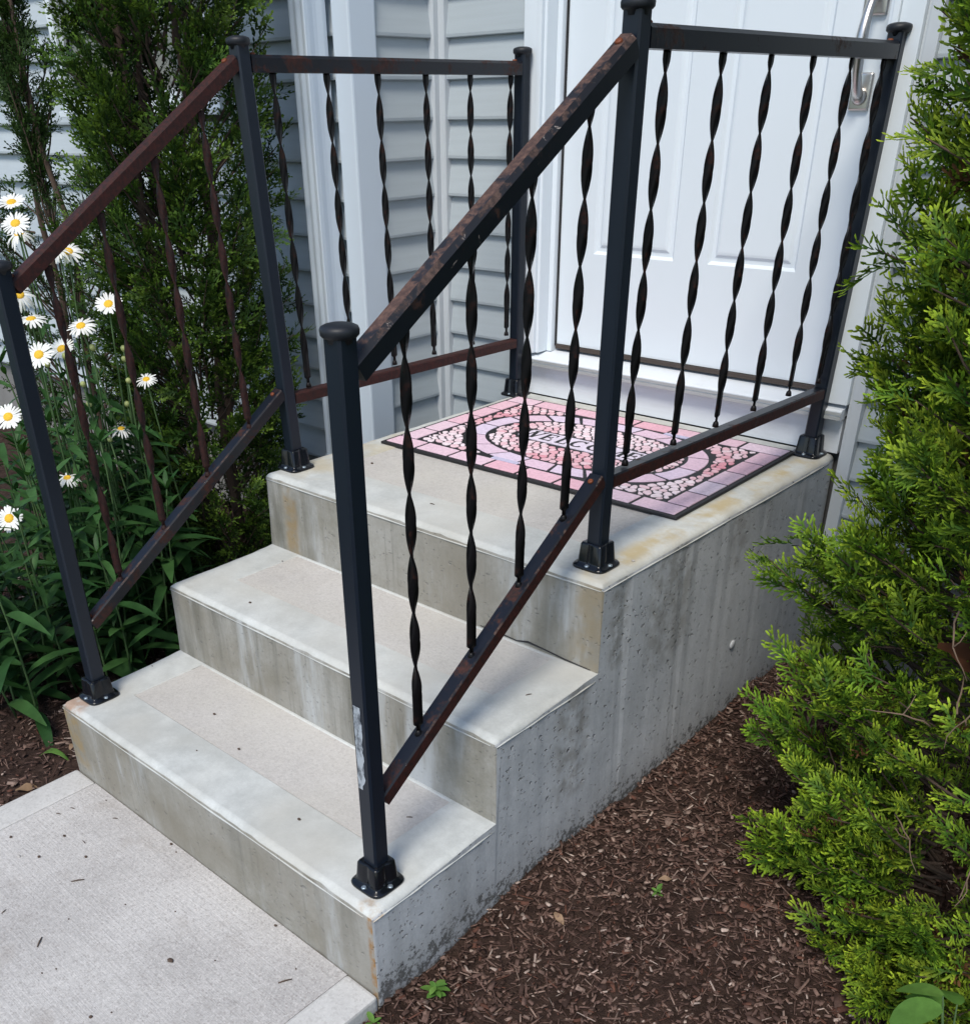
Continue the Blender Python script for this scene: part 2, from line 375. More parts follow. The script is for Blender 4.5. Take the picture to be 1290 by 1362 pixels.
# ------------------------------------------------------------------ mesh helpers
ORG = {}
class MB:
    """vertex/face accumulator in world coordinates; built as ONE mesh object"""
    def __init__(s): s.v = []; s.f = []; s.mi = []; s.sm = []
    def add(s, vs, fs, mi=0, smooth=False):
        o = len(s.v); s.v += [tuple(p) for p in vs]
        for f in fs: s.f.append([i + o for i in f]); s.mi.append(mi); s.sm.append(smooth)
    def box(s, x0, x1, y0, y1, z0, z1, mi=0):
        s.add([(x0, y0, z0), (x1, y0, z0), (x1, y1, z0), (x0, y1, z0), (x0, y0, z1), (x1, y0, z1), (x1, y1, z1), (x0, y1, z1)],
              [(0, 3, 2, 1), (4, 5, 6, 7), (0, 1, 5, 4), (1, 2, 6, 5), (2, 3, 7, 6), (3, 0, 4, 7)], mi)
    def loft(s, rings, mi=0, caps=True, smooth=False, closed=True):
        n = len(rings[0]); vs = [p for r in rings for p in r]; fs = []
        for k in range(len(rings) - 1):
            for i in range(n if closed else n - 1):
                j = (i + 1) % n
                fs.append((k * n + i, k * n + j, (k + 1) * n + j, (k + 1) * n + i))
        s.add(vs, fs, mi, smooth)
        if caps and closed:
            o = len(s.v) - len(vs)
            s.f.append([o + i for i in reversed(range(n))]); s.mi.append(mi); s.sm.append(False)
            e = o + (len(rings) - 1) * n
            s.f.append([e + i for i in range(n)]); s.mi.append(mi); s.sm.append(False)
    def tube(s, pts, rad, n=8, mi=0, smooth=True, caps=True, ref=None, sq=None):
        pts = [Vector(p) for p in pts]; rings = []
        prev = None
        for i, p in enumerate(pts):
            t = (pts[min(i + 1, len(pts) - 1)] - pts[max(i - 1, 0)])
            if t.length < 1e-9: t = Vector((0, 0, 1))
            t.normalize()
            r_ = Vector(ref) if ref is not None else (prev if prev is not None else (Vector((0, 0, 1)) if abs(t.z) < .9 else Vector((1, 0, 0))))
            a = (r_ - t * r_.dot(t))
            if a.length < 1e-6: a = t.orthogonal()
            a.normalize(); b = t.cross(a); prev = a
            q = rad[i] if isinstance(rad, (list, tuple)) else rad
            if sq: rings.append([p + a * u * q + b * v * q for u, v in sq])
            else: rings.append([p + (a * math.cos(2 * math.pi * k / n) + b * math.sin(2 * math.pi * k / n)) * q for k in range(n)])
        s.loft(rings, mi, caps, smooth)
    def lathe(s, prof, c=(0, 0, 0), n=24, mi=0, smooth=True, axis=None):
        c = Vector(c); rings = []
        ax = Vector(axis).normalized() if axis else Vector((0, 0, 1))
        a = ax.orthogonal().normalized(); b = ax.cross(a)
        for r_, z in prof:
            rings.append([c + ax * z + (a * math.cos(2 * math.pi * k / n) + b * math.sin(2 * math.pi * k / n)) * r_ for k in range(n)])
        s.loft(rings, mi, True, smooth)

def root_of(o):
    while o.parent: o = o.parent
    return o
def empty(name, loc, label, cat, group=None):
    o = bpy.data.objects.new(name, None); COL.objects.link(o)
    o.location = loc; o.empty_display_size = .05
    o['label'] = label; o['category'] = cat
    if group: o['group'] = group
    ORG[o.name] = Vector(loc)
    return o
def mesh_from(mb, name, mats, off=(0, 0, 0), bevel=0.0, segs=2, recalc=True, wn=False):
    me = bpy.data.meshes.new(name)
    off = Vector(off)
    me.from_pydata([tuple(Vector(p) - off) for p in mb.v], [], mb.f)
    for m_ in (mats if isinstance(mats, (list, tuple)) else [mats]): me.materials.append(m_)
    me.polygons.foreach_set('material_index', mb.mi)
    me.polygons.foreach_set('use_smooth', mb.sm)
    if recalc or bevel:
        b = bmesh.new(); b.from_mesh(me)
        if recalc: bmesh.ops.recalc_face_normals(b, faces=b.faces)
        if bevel:
            es = [e for e in b.edges if len(e.link_faces) == 2 and e.calc_face_angle(0) > R(28)]
            bmesh.ops.bevel(b, geom=es, offset=bevel, segments=segs, profile=.6, affect='EDGES', clamp_overlap=True)
        b.to_mesh(me); b.free()
    me.update()
    return me
def part(name, mb, mats, parent, bevel=0.0, segs=2, label=None, kind=None, recalc=True):
    """mesh child of parent (mesh built in world coordinates)"""
    org = ORG[root_of(parent).name]
    me = mb if isinstance(mb, bpy.types.Mesh) else mesh_from(mb, name, mats, org, bevel, segs, recalc)
    o = bpy.data.objects.new(name, me); COL.objects.link(o); o.parent = parent
    if label: o['label'] = label
    if kind: o['kind'] = kind
    return o
def inst(name, me, parent, loc=(0, 0, 0), rot=None, scale=None, label=None):
    """object sharing mesh data; loc given relative to the parent"""
    o = bpy.data.objects.new(name, me); COL.objects.link(o); o.parent = parent
    o.location = loc
    if rot is not None: o.rotation_euler = rot
    if scale is not None: o.scale = scale if isinstance(scale, (tuple, list)) else (scale,) * 3
    if label: o['label'] = label
    return o
def thing(name, mb, mats, loc, label, cat, group=None, bevel=0.0, rot=None):
    me = mb if isinstance(mb, bpy.types.Mesh) else mesh_from(mb, name, mats, loc, bevel)
    o = bpy.data.objects.new(name, me); COL.objects.link(o); o.location = loc
    if rot: o.rotation_euler = rot
    o['label'] = label; o['category'] = cat
    if group: o['group'] = group
    ORG[o.name] = Vector(loc)
    return o
def structure(name, mb, mats, bevel=0.0, kind='structure', loc=(0, 0, 0), label=None, cat=None):
    me = mb if isinstance(mb, bpy.types.Mesh) else mesh_from(mb, name, mats, loc, bevel)
    o = bpy.data.objects.new(name, me); COL.objects.link(o); o.location = loc
    o['kind'] = kind
    if label: o['label'] = label
    if cat: o['category'] = cat
    ORG[o.name] = Vector(loc)
    return o

# ------------------------------------------------------------------ ground, beds, walkway
g = MB(); g.add([(-120, -120, -.16), (120, -120, -.16), (120, 120, -.16), (-120, 120, -.16)], [(0, 1, 2, 3)])
structure('ground', g, M['lawn'], label='green lawn ground around the house', cat='ground')

def hgt(x, y):
    return ((.016 * math.exp(-((x - 1.012) / .045) ** 2) * (.55 + .45 * math.sin(y * 21 + math.sin(y * 9) * 2)) if x > 1 else 0) - .022 + .012 * math.sin(x * 5.1 + y * 2.3) + .010 * math.sin(y * 7.7 - x * 3.1 + 1) + .006 * math.sin(x * 17 + 2) * math.sin(y * 15)
            + .02 * max(0, min(1, (y - .2) / 1.3)) * (1 if x > 0 else 1.2))
def bed(name, x0, x1, y0, y1, label):
    nx, ny = int((x1 - x0) / .06), int((y1 - y0) / .06)
    b = MB(); vs = []
    for j in range(ny + 1):
        for i in range(nx + 1):
            x = x0 + (x1 - x0) * i / nx; y = y0 + (y1 - y0) * j / ny
            vs.append((x, y, hgt(x, y)))
    b.add(vs, [(j * (nx + 1) + i, j * (nx + 1) + i + 1, (j + 1) * (nx + 1) + i + 1, (j + 1) * (nx + 1) + i) for j in range(ny) for i in range(nx)], smooth=True)
    return structure(name, b, M['soil'], label=label, cat='ground')
bed('mulch_bed', 1.0085, 3.4, -2.2, 1.64, 'brown mulch bed beside the right side of the steps')
bed('mulch_bed', -3.6, -.0165, -1.2, 1.31, 'dark mulch bed under the daisies left of the steps')

# walkway slab: margin ring, recessed broomed field
wk = MB()
X0, X1, Y0, Y1, T = -.016, 1.008, -3.2, -.002, 0.0
mx0, mx1, my1 = .066, .93, -.012
wk.box(X0, mx0, Y0, Y1, -.12, T, 0); wk.box(mx1, X1, Y0, Y1, -.12, T, 0)
wo_ = structure('walkway', wk, [M['walk_margin']], bevel=.006, label='broom finished concrete walkway leading to the steps', cat='walkway')
wf = MB(); nx, ny = 30, 60
wf.box(mx0 + .0005, mx1 - .0005, Y0, Y1, -.12, -.0022, 0)
o = part('broomed_field', wf, [M['walk']], wo_)

# ------------------------------------------------------------------ concrete steps
Z1, Z2, Z3 = .188, .3708, .5594
YA, YB, YC = .3167, .6251, 1.626
steps = empty('concrete_steps', (.5, 0, 0), 'three grey concrete steps with a top landing below the white door', 'steps')
bm = bmesh.new()
prof = [(0, -.14), (0, Z1), (YA, Z1), (YA, Z2), (YB, Z2), (YB, Z3), (YC, Z3), (YC, -.14)]
L_ = [bm.verts.new((0, y, z)) for y, z in prof]; R_ = [bm.verts.new((1, y, z)) for y, z in prof]
bm.faces.new(L_); bm.faces.new(list(reversed(R_)))
for i in range(len(prof)):
    j = (i + 1) % len(prof); bm.faces.new((L_[j], L_[i], R_[i], R_[j]))
bmesh.ops.recalc_face_normals(bm, faces=bm.faces)
def near(a, b): return abs(a - b) < 1e-5
es = []
for e in bm.edges:
    a, b = e.verts[0].co, e.verts[1].co
    if near(a.z, b.z) and any(near(a.z, z) for z in (Z1, Z2, Z3)):
        if near(a.y, b.y) and (near(a.y, 0) or (near(a.y, YA) and near(a.z, Z2)) or (near(a.y, YB) and near(a.z, Z3))): es.append(e)
        if near(a.x, b.x): es.append(e)
bmesh.ops.bevel(bm, geom=es, offset=.015, segments=4, profile=.5, affect='EDGES')
# vertical arrises get a small chamfer
es = [e for e in bm.edges if len(e.link_faces) == 2 and abs((e.verts[0].co - e.verts[1].co).normalized().z) > .99 and e.calc_face_angle(0) > R(60)
      and (near(e.verts[0].co.x, 0) or near(e.verts[0].co.x, 1)) and e.verts[0].co.y < YC - .01 and e.is_convex]
bmesh.ops.bevel(bm, geom=es, offset=.005, segments=2, profile=.5, affect='EDGES')
# tread panels: a ring of margin faces round a field 1.6 mm lower
panels = []
def find_top(z):
    return max((f for f in bm.faces if f.normal.z > .99 and abs(f.calc_center_median().z - z) < 1e-3), key=lambda f: f.calc_area())
for z, (x0, x1, y0, y1) in ((Z1, (.088, .898, .125, YA - .004)), (Z2, (.10, .90, .432, YB - .004)), (Z3, (.10, .875, .765, 1.60))):
    f = find_top(z)
    hit = [v for v in f.verts]
    xs = [v.co.x for v in hit]; ys = [v.co.y for v in hit]
    bmesh.ops.delete(bm, geom=[f], context='FACES_ONLY')
    inner = [bm.verts.new(p) for p in ((x0, y0, z), (x1, y0, z), (x1, y1, z), (x0, y1, z))]
    low = [bm.verts.new((v.co.x + (.0022 if i in (0, 3) else -.0022), v.co.y + (.0022 if i in (0, 1) else -.0022), z - .0022)) for i, v in enumerate(inner)]
    for i in range(4): bm.faces.new((inner[i], inner[(i + 1) % 4], low[(i + 1) % 4], low[i]))
    # outer boundary loop sorted by angle then filled
    bmesh.ops.triangle_fill(bm, use_beauty=True, edges=[e for e in bm.edges if e.is_boundary and all(abs(v.co.z - z) < 1e-4 for v in e.verts)])
    panels.append([tuple(v.co) for v in low])
bmesh.ops.recalc_face_normals(bm, faces=bm.faces)
for axis, vals in ((0, np.linspace(.03, .97, 40)), (1, np.linspace(.035, 1.6, 64))):
    for q in vals:
        q = float(q) + .0004
        bmesh.ops.bisect_plane(bm, geom=bm.verts[:] + bm.edges[:] + bm.faces[:], plane_co=(q if axis == 0 else 0, q if axis == 1 else 0, 0), plane_no=(1, 0, 0) if axis == 0 else (0, 1, 0), dist=1e-5)
rj = random.Random(41)
for v in bm.verts:
    for z, yr in ((Z1, 0), (Z2, YA), (Z3, YB)):
        if z - .0165 < v.co.z < z - .0004 and v.co.y < YC - .02:
            k = .0016 if rj.random() > .06 else .0050
            inx = .5 - v.co.x
            if v.co.x < .016 or v.co.x > .984: v.co.x += math.copysign(k * rj.uniform(0, 1), inx)
            if yr - .001 < v.co.y < yr + .016: v.co.y += k * rj.uniform(0, 1)
            v.co.z -= k * rj.uniform(-.2, .6)
def noise1(x, y): return math.sin(x * 9.3 + 1.1 * math.sin(y * 5)) * math.sin(y * 7.9 + .6)
for v in bm.verts:
    d = Z3 - max(v.co.z, 0)
    if v.co.x < .03: v.co.x += -.0286 * d
    elif v.co.x > .97: v.co.x += .0164 * d
for f in bm.faces:
    n_ = f.normal; c_ = f.calc_center_median()
    f.material_index = 0
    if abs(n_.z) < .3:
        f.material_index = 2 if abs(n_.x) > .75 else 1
    f.smooth = .05 < abs(n_.z) < .985
me = bpy.data.meshes.new('step_body')
for v in bm.verts: v.co -= Vector((.5, 0, 0))
bm.to_mesh(me); bm.free()
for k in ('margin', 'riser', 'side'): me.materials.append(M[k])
o = bpy.data.objects.new('step_body', me); COL.objects.link(o); o.parent = steps
for p in panels:
    pb = MB(); pb.add(p, [(0, 1, 2, 3)])
    part('tread_panel', pb, M['panel'], steps)
seam = MB()
def bat(x, z):
    d = Z3 - z
    return x - .0286 * d if x < .5 else x + .0164 * d
for yy, zz, y1_ in ((0, Z1, YA), (YA, Z2, YB), (YB, Z3, YC - .02)):
    z_ = zz - .0155
    rs_ = [.0014 + .0007 * math.sin(k * 2.1 + zz * 30) for k in range(13)]
    seam.tube([(bat(0, z_) + .003 + (.994 + .0) * k / 12, yy + .0002, z_ + .0006 * math.sin(k * 1.7)) for k in range(13)], rs_, 6)
    for xx in (0, 1):
        seam.tube([(bat(xx, z_) - (.0002 if xx else -.0002), yy + .004 + (y1_ - yy - .010) * k / 12, z_ + .0006 * math.sin(k * 1.3)) for k in range(13)], rs_, 6)
part('nosing_seam', seam, M['margin'], steps)
# form-tie plug, landing crack and chipped edge crumbs
pb = MB(); pb.lathe([(.0, .0), (.012, .0), (.011, .003), (.004, .0042), (0.0005, .0042)], (1.0062, 1.195, .202), 14, axis=(1, 0, 0))
part('form_tie_plug', pb, M['side'], steps)
cr = MB()
cp = [(.70, YB - .0006, Z2 + .004), (.75, YB - .001, Z2 + .005), (.80, YB - .001, Z2 + .003), (.83, YB - .001, Z2 + .010), (.87, YB - .001, Z2 + .008), (.92, YB - .001, Z2 + .004), (.985, YB - .001, Z2 + .002)]
cr.tube(cp, [.0006, .0014, .001, .0022, .0012, .0016, .0006], 5)
part('joint_crack', cr, M['dark_gap'], steps)

# ------------------------------------------------------------------ railings
PW = .016
def rail_profile(w2=.0145, h2=.0165, ch=.0075):
    # (side, up) points; chamfered top
    return [(-w2, -h2), (w2, -h2), (w2, h2 - ch), (w2 - ch * .85, h2), (-w2 + ch * .85, h2), (-w2, h2 - ch)]
def rail_mesh(p, q, w2, h2, ch, top_mi=1):
    p, q = Vector(p), Vector(q); t = (q - p).normalized()
    side = Vector((1, 0, 0)); side = (side - t * side.dot(t)).normalized(); up = side.cross(t)
    if up.z < 0: up = -up
    mb = MB(); pr = rail_profile(w2, h2, ch); n = len(pr)
    K = 6
    rings = [[p.lerp(q, k / K) + side * a + up * b for a, b in pr] for k in range(K + 1)]
    mb.loft(rings, 0, True)
    nf = K * n
    for fi in range(nf):
        if fi % n == 3: mb.mi[fi] = top_mi
        elif fi % n in (2, 4): mb.mi[fi] = 2
    return mb
def twisted(length, half=.0093, phase=0.0, pin=.022, pitch=.093):
    """flat bar twisted about its own axis, hung from z=0 down to -length, with a thin pin at the foot"""
    mb = MB(); rings = []; w2, t2 = .0080, .0021
    N = int(length / .0038)
    lb = length - pin
    for k in range(N + 1):
        z = -lb * k / N
        s_ = min(max((-z - .012) / pitch, 0), (lb - .05 - .012) / pitch)
        a = math.pi * s_ + phase
        c_, s2 = math.cos(a), math.sin(a)
        rings.append([Vector((c_ * u - s2 * v, s2 * u + c_ * v, z)) for u, v in ((-t2, -w2), (t2, -w2), (t2, w2), (-t2, w2))])
    rings.append([v * .45 + Vector((0, 0, -lb - .004)) - Vector((0, 0, v.z * .45)) for v in rings[-1]])
    rings.append([v + Vector((0, 0, -pin + .004)) for v in rings[-1]])
    mb.loft(rings, 0, True, True)
    mb.lathe([(.003, .0075), (.0052, .005), (.0064, .001), (.0068, -.004)], (0, 0, -length + .003), 9)
    return mb
def post_parts(root, base, top, cup_z, patch=False):
    base, top = Vector(base), Vector(top)
    mb = MB(); rings = []
    c = .0035; sq = [(-PW + c, -PW), (PW - c, -PW), (PW, -PW + c), (PW, PW - c), (PW - c, PW), (-PW + c, PW), (-PW, PW - c), (-PW, -PW + c)]
    K = 8
    for k in range(K + 1):
        p = base.lerp(top, k / K); rings.append([p + Vector((a, b, 0)) for a, b in sq])
    mb.loft(rings, 0, True)
    po = part('post', mb, M['post'], root)
    # cap: low dome with a rolled lip
    mb = MB(); mb.lathe([(.0165, -.016), (.0175, -.010), (.0215, -.009), (.0245, -.006), (.0250, .000), (.0235, .0035), (.0185, .0058), (.011, .0075), (.001, .008)], top, 28)
    part('post_cap', mb, M['cap'], po)
    # floor cup: square flange, tapered body with corner lobes
    mb = MB(); rings = []
    bx, by, bz = base.x, base.y, cup_z
    def rsq(h, r_, lobes=0.0, n=48):
        out = []
        for k in range(n):
            a = 2 * math.pi * k / n
            p_ = 4.5
            q = (abs(math.cos(a)) ** p_ + abs(math.sin(a)) ** p_) ** (-1 / p_)
            rr = h * q * (1 + lobes * (math.cos(4 * (a - math.pi / 4)) ** 3))
            out.append(Vector((bx + rr * math.cos(a), by + rr * math.sin(a), bz + r_)))
        return out
    rings = [rsq(.037, .0005), rsq(.0375, .004), rsq(.0355, .0065), rsq(.0275, .008, .10), rsq(.0262, .012, .12), rsq(.0235, .046, .11), rsq(.0222, .0485, .09), rsq(.0190, .0490, .03)]
    mb.loft(rings, 0, True, True)
    part('post_base_cup', mb, M['cup'], po)
    for dx, dy in ((0, -.0315), (.0315, 0), (-.0315, 0), (0, .0315)):
        sm_ = MB(); sm_.lathe([(.0045, -.002), (.0045, .0018), (.003, .0026), (.0012, .0012), (.0005, .0012)], (bx + dx, by + dy, bz + .0072), 12)
        part('screw', sm_, M['screw_zinc'], po)
    if patch:
        # paint stripped to bare metal on the street-facing side
        mb = MB(); y = lambda z: base.lerp(top, (z - base.z) / (top.z - base.z)).y - PW - .0006
        rnd = random.Random(3); Lp = []; Rp = []
        xb = base.x + .0008
        for k in range(22):
            z = .392 + (.548 - .392) * k / 21
            Lp.append((xb - .0105 + rnd.uniform(-.0012, .0012), y(z), z)); Rp.append((xb + .0055 + rnd.uniform(-.0018, .0018) - (.007 if k < 2 else 0), y(z), z))
        vs = Lp + Rp
        back = [(a, b + .0005, c_) for a, b, c_ in vs]
        mb.add(vs, [(k, k + 22, k + 23, k + 1) for k in range(21)])
        part('bare_metal_patch', mb, M['patch'], po, recalc=False)
    return po
BL_LEV = mesh_from(twisted(.640, phase=0.0), 'baluster', M['bal'])
BL_SLP = mesh_from(twisted(.632, phase=0.0), 'baluster', M['bal'])
BL_LEV_R = mesh_from(twisted(.640, phase=.2), 'baluster', M['bal_rust'])
BL_SLP_R = mesh_from(twisted(.632, phase=.1), 'baluster', M['bal_rust'])
def screw(parent, c, axis, mat, r_=.006):
    mb = MB(); mb.lathe([(r_, -.003), (r_, .001), (r_ * .7, .0028), (r_ * .3, .0018), (.0004, .0018)], c, 12, axis=axis)
    part('screw', mb, mat, parent)
def railing(label, xs, P, mats, ylev, yslp, ldots):
    (f0, f1), (m0, m1), (b0, b1) = P
    root = empty('stair_railing', (m0[0], f0[1], Z1), label, 'railing', 'railings on both sides of the steps')
    pf = post_parts(root, f0, f1, Z1, patch=ldots == 'R'); pm = post_parts(root, m0, m1, Z3); pb_ = post_parts(root, b0, b1, Z3)
    def at(P0, P1, z):
        a, b = Vector(P0), Vector(P1); return a.lerp(b, (z - a.z) / (b.z - a.z))
    def xa(z, y):   # x of the railing plane
        A, B, C_ = at(f0, f1, min(z, 1.08)), at(m0, m1, z), at(b0, b1, z)
        if y < B.y:
            t = (y - A.y) / (B.y - A.y); return A.x + (B.x - A.x) * t
        t = (y - B.y) / (C_.y - B.y); return B.x + (C_.x - B.x) * t
    sl_t = .617; sl_b = .647
    zs_t = lambda y: 1.044 + (y - .104) * sl_t
    zs_b = lambda y: .368 + (y - .102) * sl_b
    def span(zf, y0, y1, ins0, ins1, w2, h2, ch, mat, nm, lab):
        a = Vector((xa(zf(y0), y0 + ins0), y0 + ins0, zf(y0 + ins0))); b = Vector((xa(zf(y1), y1 - ins1), y1 - ins1, zf(y1 - ins1)))
        o_ = part(nm, rail_mesh(a, b, w2, h2, ch), mat if len(mat) > 2 else mat + mat[:1], root, label=lab)
        return o_, a, b
    yF, yM, yB = at(f0, f1, 1.0).y, at(m0, m1, 1.3).y, at(b0, b1, 1.3).y
    o1, a1, b1_ = span(zs_t, at(f0, f1, 1.05).y, at(m0, m1, 1.37).y, PW + .001, PW + .001, (.0155 if ldots == 'R' else .0128), (.0158 if ldots == 'R' else .0132), (.0075 if ldots == 'R' else .005), mats[0], 'top_rail', 'sloping top rail')
    up = Vector((0, -sl_t, 1)).normalized()
    for pt, k in ((a1, .012), (b1_, -.020)):
        t = Vector((0, 1, sl_t)).normalized(); c_ = pt + t * k + up * (.0168 if ldots == 'R' else .0142); screw(o1, c_, up, M['screw_rust'])
    o2, a2, b2 = span(zs_b, at(f0, f1, .36).y, at(m0, m1, .73).y, PW + .001, PW + .001, .0145, .0125, .003, mats[1], 'bottom_rail', 'sloping bottom rail')
    upb = Vector((0, -sl_b, 1)).normalized()
    for pt, k in ((a2, .012), (b2, -.018)):
        t = Vector((0, 1, sl_b)).normalized(); screw(o2, pt + t * k + upb * .0135, upb, M['screw_rust'], .0052)
    zl = 1.3965; zb = .7255
    o3, a3, b3 = span(lambda y: zl, at(m0, m1, zl).y, at(b0, b1, zl).y, PW + .001, PW + .001, .0155, .0155, .006, mats[2], 'top_rail', 'level top rail')
    screw(o3, a3 + Vector((0, .014, .0165)), (0, 0, 1), M['screw_rust']); screw(o3, b3 + Vector((0, -.014, .0165)), (0, 0, 1), M['screw_rust'])
    o4, a4, b4 = span(lambda y: zb - (y - .7) * .014, at(m0, m1, zb).y, at(b0, b1, zb).y, PW + .001, PW + .001, .0140, .0120, .003, mats[3], 'bottom_rail', 'level bottom rail')
    org = ORG[root.name]
    for i, y in enumerate(yslp):
        ztop = zs_t(y) - .0195; zbot = zs_b(y) + .010
        x0 = xa(1.2, y); xb = xa(.5, y)
        o_ = inst('baluster', mats[4], root, Vector((x0, y, ztop)) - org, (random.uniform(-.004, .004), math.atan2((x0 - xb), .64), random.uniform(-.1, .1)), (1, 1, (ztop - zbot) / .632))
    for i, y in enumerate(ylev):
        x0 = xa(1.38, y); xb = xa(.74, y)
        o_ = inst('baluster', mats[5], root, Vector((x0, y, 1.3808)) - org, (random.uniform(-.005, .005), math.atan2((x0 - xb), .64), random.uniform(-.12, .12)), (1, 1, 1))
    # weld stubs where bars meet the lower rails
    return root
railing('black right hand railing beside the evergreen, chipped sloping top rail', 0,
        (((.953, .066, Z1), (.955, .071, 1.085)), ((.937, .692, Z3), (.957, .672, 1.436)), ((.948, 1.592, Z3), (.970, 1.602, 1.436))),
        ([M['rail_black'], M['rail_top_worn'], M['rail_edge']], [M['rail_rust'], M['rail_half'], M['rail_edge']], [M['rail_black'], M['rail_black']], [M['rail_rust'], M['rail_black'], M['rail_half']], BL_SLP, BL_LEV),
        [.760, .925, 1.087, 1.247, 1.410, 1.560], [.182, .317, .447, .577], 'R')
railing('rusty red brown left hand railing beside the daisies', 1,
        (((.033, .072, Z1), (.013, .090, 1.085)), ((.030, .700, Z3), (-.008, .696, 1.436)), ((.005, 1.590, Z3), (.012, 1.585, 1.436))),
        ([M['rail_rust'], M['rail_rust']], [M['rail_half'], M['rail_half'], M['rail_edge']], [M['rail_half'], M['rail_black']], [M['rail_rust'], M['rail_rust']], BL_SLP_R, BL_LEV),
        [.773, .920, 1.072, 1.228, 1.385, 1.540], [.184, .312, .450, .575], 'L')

# ------------------------------------------------------------------ house
house = empty('house', (0, 1.65, 0), 'grey vinyl sided house with white front door above the steps', 'house')
HB = ORG[house.name]
ZLAP0 = 1.477; PITCH = .0975
laps = [ZLAP0 + PITCH * k for k in range(-12, 14)]          # lower edges of the courses
ZTOP = laps[-1] + PITCH
def board_mesh(p0, p1, nrm, deep=0.0):
    """one clapboard course between two ground points, lower edge at z=0; nrm points out of the wall"""
    p0, p1, n_ = Vector((*p0, 0)), Vector((*p1, 0)), Vector((*nrm, 0))
    mb = MB()
    pr = [(-.0135 - deep, .0015), (-.0035, .0), (0, .0022), (.0005, .009), (-.0035 - deep * .5, .045), (-.0095 - deep, .090), (-.0125 - deep, PITCH + .006), (-.016 - deep, PITCH + .006)]
    rings = [[p + n_ * a + Vector((0, 0, z)) for a, z in pr] for p in (p0, p1)]
    mb.loft(rings, 0, True)
    for i in range(len(mb.sm) - 2): mb.sm[i] = False
    return mb
def siding(p0, p1, nrm, zr, deep=0.0):
    me = mesh_from(board_mesh(p0, p1, nrm, deep), 'siding_board', M['siding'], HB)
    for z in zr:
        inst('siding_board', me, house, (0, 0, z))
DX0, DX1 = .088, .925
# left wall (window between -1.815 and -.95)
WX0, WX1, WZ0, WZ1 = -1.83, -.90, 1.318, 2.52
lowz = [z for z in laps if z + PITCH <= WZ0 + .02]; midz = [z for z in laps if z + PITCH > WZ0 + .02 and z < WZ1 - .05]; topz = [z for z in laps if z >= WZ1 - .05]
siding((-4.2, 1.30), (-.380, 1.30), (0, -1), lowz, .011)
siding((-4.2, 1.30), (WX0 - .001, 1.30), (0, -1), midz, .011); siding((WX1 + .001, 1.30), (-.380, 1.30), (0, -1), midz, .011)
siding((-4.2, 1.30), (-.380, 1.30), (0, -1), topz, .011)
siding((-.325, 1.602), (-.325, 1.376), (1, 0), laps, .004)
siding((-.299, 1.630), (-.006, 1.630), (0, -1), laps, .004)
siding((1.046, 1.630), (3.6, 1.630), (0, -1), laps, .004)
core = MB()
core.box(-4.2, -.342, 1.3285, 1.60, .30, ZTOP); core.box(-4.2, -.342, 1.602, 5.6, .30, ZTOP)
core.box(-.340, .04, 1.652, 5.6, .30, ZTOP); core.box(.0402, .97, 1.72, 5.6, .30, ZTOP); core.box(.9702, 3.6, 1.652, 5.6, .30, ZTOP)
part('wall', core, M['sheath'], house)
fd = MB(); fd.box(-4.19, -.36, 1.335, 1.60, -.15, .298); fd.box(-4.19, 3.59, 1.664, 5.59, -.15, .298)
part('foundation', fd, M['found'], house)
# outer corner board: two legs, small rounded arris
cb = MB()
r_ = .006
out = [(-.381, 1.3155), (-.381, 1.285), (-.3765, 1.2835), (-.316 - r_, 1.2835), (-.3175, 1.2852), (-.316, 1.2835 + r_), (-.316, 1.374), (-.3175, 1.379), (-.3405, 1.379), (-.3405, 1.3155)]
cb.loft([[Vector((x, y, z)) for x, y in out] for z in (.302, ZTOP)], 0, True)
part('corner_board', cb, M['trim_white'], house)
ic = MB()
out = [(-.3405, 1.598), (-.3195, 1.598), (-.317, 1.601), (-.317, 1.619), (-.299, 1.619), (-.297, 1.622), (-.297, 1.645), (-.3405, 1.645)]
ic.loft([[Vector((x, y, z)) for x, y in out] for z in (.302, ZTOP)], 0, True)
part('inside_corner_post', ic, M['trim_grey'], house)
# fluted downspout with straps
ds = MB(); x0, x1, y0, y1 = -.458, -.397, 1.206, 1.280
out = []
for k in range(5):
    a = x0 + .004 + (x1 - x0 - .008) * k / 4
    out += [(a - .002, y0 + (.003 if k % 2 else 0)), (a + .002, y0 + (.003 if k % 2 else 0))]
for k in range(3):
    a = y0 + .008 + (y1 - y0 - .014) * k / 2
    out += [(x1 - (.003 if k == 1 else 0), a - .006), (x1 - (.003 if k == 1 else 0), a + .006)]
out += [(x1 - .004, y1), (x0 + .004, y1), (x0, y1 - .004), (x0, y0 + .004)]
ds.loft([[Vector((x, y, z)) for x, y in out] for z in (.10, ZTOP - .05)], 0, True)
dsp = part('downspout', ds, M['trim_white'], house)
for z in (2.1, .35):
    st = MB(); st.box(x0 - .002, x1 + .002, y0 - .002, y0 - .0005, z, z + .025); st.box(x1 + .0005, x1 + .002, y0 - .0004, y1 + .004, z, z + .025)
    part('strap', st, M['trim_white'], dsp)
el = MB(); el.tube([(-.428, 1.245, .13), (-.428, 1.23, .09), (-.428, 1.16, .05), (-.428, 1.05, .03)], .036, 4, sq=[(-1.05, -.8), (1.05, -.8), (1.05, .8), (-1.05, .8)], ref=(0, .4, 1), smooth=False)
part('elbow', el, M['trim_white'], dsp, bevel=.004)
